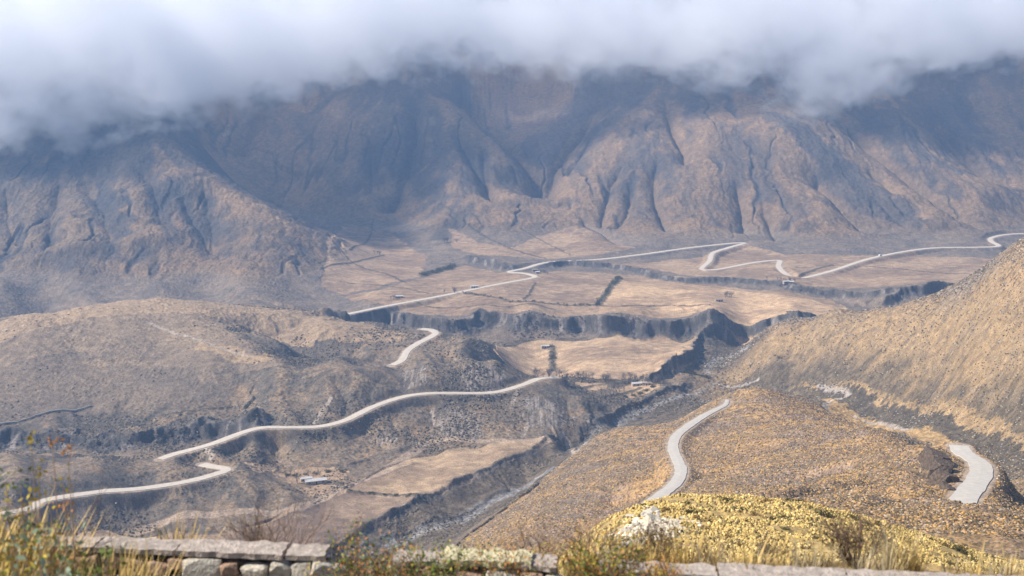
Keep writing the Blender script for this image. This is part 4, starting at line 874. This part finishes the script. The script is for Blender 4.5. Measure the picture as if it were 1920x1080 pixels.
house(1474,533,1600,8,4,2.4,.3,M_ROOF,'leftmost pale roofed house of the far hamlet')
house(1483,536,1600,7,4,2.4,-.2,M_ROOF,'right hand pale roofed house of the far hamlet')
house(1348,565,1480,9,4,2.4,.2,M_ROOFB,'earth roofed farmhouse on the pale upper terrace field')
house(1022,652,1200,8,4,2.2,.1,M_ROOF,'lone pale roofed hut in the left part of the middle field')
# dirt yard
# ---------------------------------------------------------------- white van on the far road
def van():
    rp=ROADS[5][1]; k=int(np.argmin(np.abs(960+F*(rp[:,0]/rp[:,1])/(CP-(rp[:,2]/rp[:,1])*SP)-1652)+np.where(rp[:,1]<1750,999,0))); p=rp[k]; d=rp[k+1]-rp[k]
    r=empty('van',(p[0],p[1],p[2]+.5),math.atan2(d[1],d[0]))
    prof=[(-2.6,.35),(2.6,.35),(2.6,1.1),(1.9,1.25),(1.35,2.15),(-2.5,2.2),(-2.6,2.0)]
    V=[(x,-.95,z) for x,z in prof]+[(x,.95,z) for x,z in prof]; n=len(prof); Fc=[tuple(range(n)),tuple(range(2*n-1,n-1,-1))]+[(i,i+n,(i+1)%n+n,(i+1)%n) for i in range(n)]
    mesh('body',V,Fc,M_CARW,r)
    v,f=box(-2.2,1.2,-.98,.98,1.3,1.95); mesh('window',v,f,M_GLS,r)
    for x in (-1.7,1.7):
        for y in (-.9,.9):
            pts=[((x+.36*math.cos(a*.5236),y+s*.12,.36+.36*math.sin(a*.5236))) for s in (-1,1) for a in range(12)]; mesh('wheel',pts,[tuple(range(11,-1,-1)),tuple(range(12,24))]+[(a,(a+1)%12,(a+1)%12+12,a+12) for a in range(12)],M_TYRE,r)
    tag(r,'white van on the straight stretch of the far road at the foot of the mountain','van')
van()
print('things',time.time()-T0)

# ---------------------------------------------------------------- rock beside the right hand bend
def cutrock():
    q=random.Random(3); parts=[]
    for u,v,s in ((1768,858,(6,10,7)),(1774,868,(7,9,9)),(1782,885,(7,9,9)),(1790,902,(6,9,8)),(1797,918,(4,7,5)),(1786,872,(5,8,7))):
        p=ghit(u,v,300); vv,ff=rock(q,s,3,.34); parts.append((vv,ff,Matrix.Translation(p+Vector((-3.6,0,-1.0)))@Matrix.Rotation(q.uniform(-.4,.4),4,'Z')@Matrix.Rotation(.25,4,'Y')))
    root=empty('rock_outcrop',ghit(1782,885,300)); mr=mat('dark_rock',(.12,.088,.065),nscale=1.2,namt=.5,bump=1,bscale=1.5)
    for pr in parts:
        V,Fc=join([pr]); mesh('rock',[v-root.location for v in V],Fc,mr,root)
    tag(root,'dark jagged rock face on the inside of the right hand road bend','rock')
cutrock()
# ---------------------------------------------------------------- scrub cover of the slopes
def glook(x,y):
    i=np.clip(np.searchsorted(Sr,x/y)-1,0,nS-2); j=np.clip(np.searchsorted(Qr,np.log(y))-1,0,nR-2)
    a=(x/y-Sr[i])/(Sr[i+1]-Sr[i]); b_=(np.log(y)-Qr[j])/(Qr[j+1]-Qr[j])
    return (GZ[j,i]*(1-a)+GZ[j,i+1]*a)*(1-b_)+(GZ[j+1,i]*(1-a)+GZ[j+1,i+1]*a)*b_, GL[j,i], GC[j,i]
RNG=np.random.RandomState(12)
M_SC=mat('scrub_cover',attr='albedo',nscale=2.0,namt=.25)
def scatter(name,n,smax,ylo,yhi,cls,szf,pal,clump,thr,tall=.8,smin=-.5,powr=1.0,k=1):
    y=ylo*(yhi/ylo)**RNG.rand(n)**powr; s=RNG.uniform(smin,smax,n); x=s*y
    z,cl,gc=glook(x,y); roadish=(gc[:,0]>.385)&(gc[:,2]>.2)&(cls!=4)
    dn=fbm(x/clump,y/clump,3,501+n%7); keep=(cl==cls)&(dn+RNG.uniform(-.25,.25,n)>thr)&~roadish
    if cls==3:
        d,_,_=near(x,y,TRIB,90); keep&=((d>85)|(RNG.rand(n)<.4))&~inside(x,y,pGOLD)
    if cls==4:
        q=at(1222,975,101); keep&=np.hypot((x-q[0])/1.3,(y-q[1])/2.2)>RNG.uniform(1.2,3,n)
    if cls==1: keep&=~inside(x,y,pDOME)|(RNG.rand(n)<.05)
    for _n,p,hw in ROADS:
        d,_,_=near(x,y,p,hw+3); keep&=d>hw+1.2+szf(y)*.8
    x,y,z,gc=x[keep],y[keep],z[keep],gc[keep]; m=len(x); sz=szf(y)*RNG.uniform(.55,1.3,m)
    base=np.array([(1,0,.15),(0,1,.15),(-1,0,.15),(0,-1,.15),(.1,.05,1),(.6,.6,.6),(-.55,.6,.65),(-.6,-.5,.6),(.55,-.6,.62)])
    fc=np.array([(0,1,5),(1,2,6),(2,3,7),(3,0,8),(5,1,4),(1,6,4),(6,2,4),(2,7,4),(7,3,4),(3,8,4),(8,0,4),(0,5,4)])
    V=base[None]*np.c_[sz,sz,sz*tall][:,None,:]*RNG.uniform(.6,1.35,(m,9,3)); an=RNG.uniform(0,6.28,m); c,s_=np.cos(an)[:,None],np.sin(an)[:,None]
    X=V[:,:,0]*c-V[:,:,1]*s_+x[:,None]; Yy=V[:,:,0]*s_+V[:,:,1]*c+y[:,None]; Z=V[:,:,2]+z[:,None]-.12*sz[:,None]
    P3=np.stack([X,Yy,Z],-1).reshape(-1,3); Fq=(fc[None]+9*np.arange(m)[:,None,None]).reshape(-1,3)
    pal=np.array(pal); ci=RNG.choice(len(pal),m,p=pal[:,3]/pal[:,3].sum()); col=pal[ci,:3]*RNG.uniform(.75,1.25,(m,1))
    o=bigmesh(name,P3,Fq,M_SC,np.repeat(col,9,0),smooth=False); tag(o,kind='stuff'); print(name,m)
scatter('scrub',125000,.5,260,1000,2,lambda y:.32+y*.00028,[(.12,.085,.05,4),(.40,.31,.22,2),(.46,.27,.09,3),(.22,.15,.09,3)],30.,-.25,smin=-.12)
scatter('scrub',130000,.5,560,1400,3,lambda y:.32+y*.00045,[(.075,.062,.045,5),(.34,.31,.27,2.5),(.30,.20,.09,2),(.14,.11,.08,2)],40.,-.2,smin=.05)
scatter('scrub',120000,.25,760,1450,1,lambda y:.35+y*.0006,[(.075,.062,.046,5),(.20,.165,.125,2.5),(.12,.09,.06,3)],75.,.19,smin=-.5)
scatter('grass_tufts',60000,.45,62,170,4,lambda y:.08+y*.0006,[(.56,.40,.14,5),(.64,.48,.21,2),(.42,.30,.11,3),(.15,.115,.055,1.5)],5.,-.08,tall=1.4,smin=.0)

# ---------------------------------------------------------------- clouds
def cloud(name,x0,x1,y0,y1,z0,z1,base,front,dens,ns,seed,label,thr=.0):
    nx,ny,nz=1,1,1
    V=[(x,y,z) for z in (z0,z1) for y in (y0,y1) for x in (x0,x1)]; Fc=[(0,2,3,1),(4,5,7,6),(0,1,5,4),(2,6,7,3),(0,4,6,2),(1,3,7,5)]
    m=bpy.data.materials.new(name+'_vapour'); m.use_nodes=True; t=m.node_tree; N=t.nodes; L=t.links; N.remove(N['Principled BSDF'])
    pv=N.new('ShaderNodeVolumePrincipled'); pv.inputs['Color'].default_value=(.99,.99,1,1); pv.inputs['Anisotropy'].default_value=.25
    geo=N.new('ShaderNodeNewGeometry'); sx=N.new('ShaderNodeSeparateXYZ'); L.new(geo.outputs['Position'],sx.inputs[0])
    def mth(op,a,b=None,c=None):
        n=N.new('ShaderNodeMath'); n.operation=op
        for i,v in enumerate((a,b,c)):
            if v is None: continue
            if isinstance(v,(int,float)): n.inputs[i].default_value=v
            else: L.new(v,n.inputs[i])
        return n.outputs[0]
    mr=N.new('ShaderNodeMapRange'); mr.inputs['From Min'].default_value=x0; mr.inputs['From Max'].default_value=x1; L.new(sx.outputs[0],mr.inputs['Value'])
    fcv=N.new('ShaderNodeFloatCurve'); cv=fcv.mapping.curves[0]
    pts=[((bx-x0)/(x1-x0),(bz+300)/600) for bx,bz in base]
    while len(cv.points)<len(pts): cv.points.new(.5,.5)
    for pnt,(a,b) in zip(cv.points,pts): pnt.location=(a,b)
    fcv.mapping.update(); L.new(mr.outputs[0],fcv.inputs['Value'])
    zb=mth('MULTIPLY_ADD',fcv.outputs[0],600,-300)
    n1=N.new('ShaderNodeTexNoise'); n1.inputs['Scale'].default_value=1/ns; n1.inputs['Detail'].default_value=5; n1.inputs['Roughness'].default_value=.62; n1.inputs['Distortion'].default_value=.3
    mp=N.new('ShaderNodeMapping'); mp.inputs['Location'].default_value=(seed*311,seed*97,0); mp.inputs['Scale'].default_value=(1,1,1.25); L.new(geo.outputs['Position'],mp.inputs[0]); L.new(mp.outputs[0],n1.inputs['Vector'])
    n3=N.new('ShaderNodeTexNoise'); n3.inputs['Scale'].default_value=3.1/ns; n3.inputs['Detail'].default_value=4; L.new(mp.outputs[0],n3.inputs['Vector'])
    nz_=mth('ADD',mth('MULTIPLY',mth('SUBTRACT',n1.outputs['Fac'],.5),ns*2.1),mth('MULTIPLY',mth('SUBTRACT',n3.outputs['Fac'],.5),ns*.75))
    hgt=mth('ADD',mth('SUBTRACT',sx.outputs[2],zb),nz_)              # height above the ragged base
    lo=mth('DIVIDE',hgt,20)
    fc2=N.new('ShaderNodeFloatCurve'); cv=fc2.mapping.curves[0]
    while len(cv.points)<len(front): cv.points.new(.5,.5)
    for pnt,(a,b_) in zip(cv.points,[((bx-x0)/(x1-x0),(by-y0)/(y1-y0)) for bx,by in front]): pnt.location=(a,b_)
    fc2.mapping.update(); L.new(mr.outputs[0],fc2.inputs['Value']); yf=mth('MULTIPLY_ADD',fc2.outputs[0],y1-y0,y0)
    fy=mth('DIVIDE',mth('ADD',mth('SUBTRACT',sx.outputs[1],yf),nz_),60)
    tp=mth('DIVIDE',mth('SUBTRACT',z1-20,mth('SUBTRACT',sx.outputs[2],mth('MULTIPLY',nz_,1.2))),50)
    d=mth('MINIMUM',mth('MINIMUM',lo,fy),tp)
    c=N.new('ShaderNodeClamp'); L.new(d,c.inputs['Value'])
    n2=N.new('ShaderNodeTexNoise'); n2.inputs['Scale'].default_value=3.3/ns; n2.inputs['Detail'].default_value=3; L.new(mp.outputs[0],n2.inputs['Vector'])
    wsp=mth('MULTIPLY_ADD',n2.outputs['Fac'],3.0,-.75)
    dd=mth('MULTIPLY',mth('MULTIPLY',mth('POWER',c.outputs[0],1.2),wsp),dens); L.new(mth('MAXIMUM',dd,0),pv.inputs['Density'])
    L.new(pv.outputs[0],N['Material Output'].inputs['Volume']); m.cycles.volume_step_rate=1.0 if hasattr(m.cycles,'volume_step_rate') else 1
    o=mesh(name,V,Fc,m); tag(o,kind='stuff'); o['label']=label; return o
cloud('cloud',-1300,1300,1790,2850,-190,120,[(-1300,-170),(-900,-170),(-620,-158),(-520,-132),(-420,-98),(-260,-82),(-120,-66),(-50,-55),(40,-78),(180,-88),(320,-92),(440,-120),(540,-140),(640,-112),(760,-80),(900,-62),(1300,-60)],[(-1300,1860),(-700,1900),(-520,1950),(-400,2120),(-200,2280),(60,2350),(380,2300),(600,2300),(1300,2300)],.017,150,1,'white cloud bank hiding the mountain tops')
# ---------------------------------------------------------------- haze
def haze(dens):
    x,y0,y1,z0,z1=6800,-60,4300,-421,420
    V=[(a,b,c) for c in (z0,z1) for b in (y0,y1) for a in (-x,x)]; Fc=[(0,2,3,1),(4,5,7,6),(0,1,5,4),(2,6,7,3),(0,4,6,2),(1,3,7,5)]
    m=bpy.data.materials.new('air'); m.use_nodes=True; t=m.node_tree; t.nodes.remove(t.nodes['Principled BSDF']); pv=t.nodes.new('ShaderNodeVolumePrincipled')
    pv.inputs['Color'].default_value=(.36,.60,1.0,1); pv.inputs['Density'].default_value=dens; pv.inputs['Anisotropy'].default_value=.2
    t.links.new(pv.outputs[0],t.nodes['Material Output'].inputs['Volume'])
    o=mesh('haze',V,Fc,m); tag(o,kind='stuff')
haze(1.5e-4)
print('built',time.time()-T0)
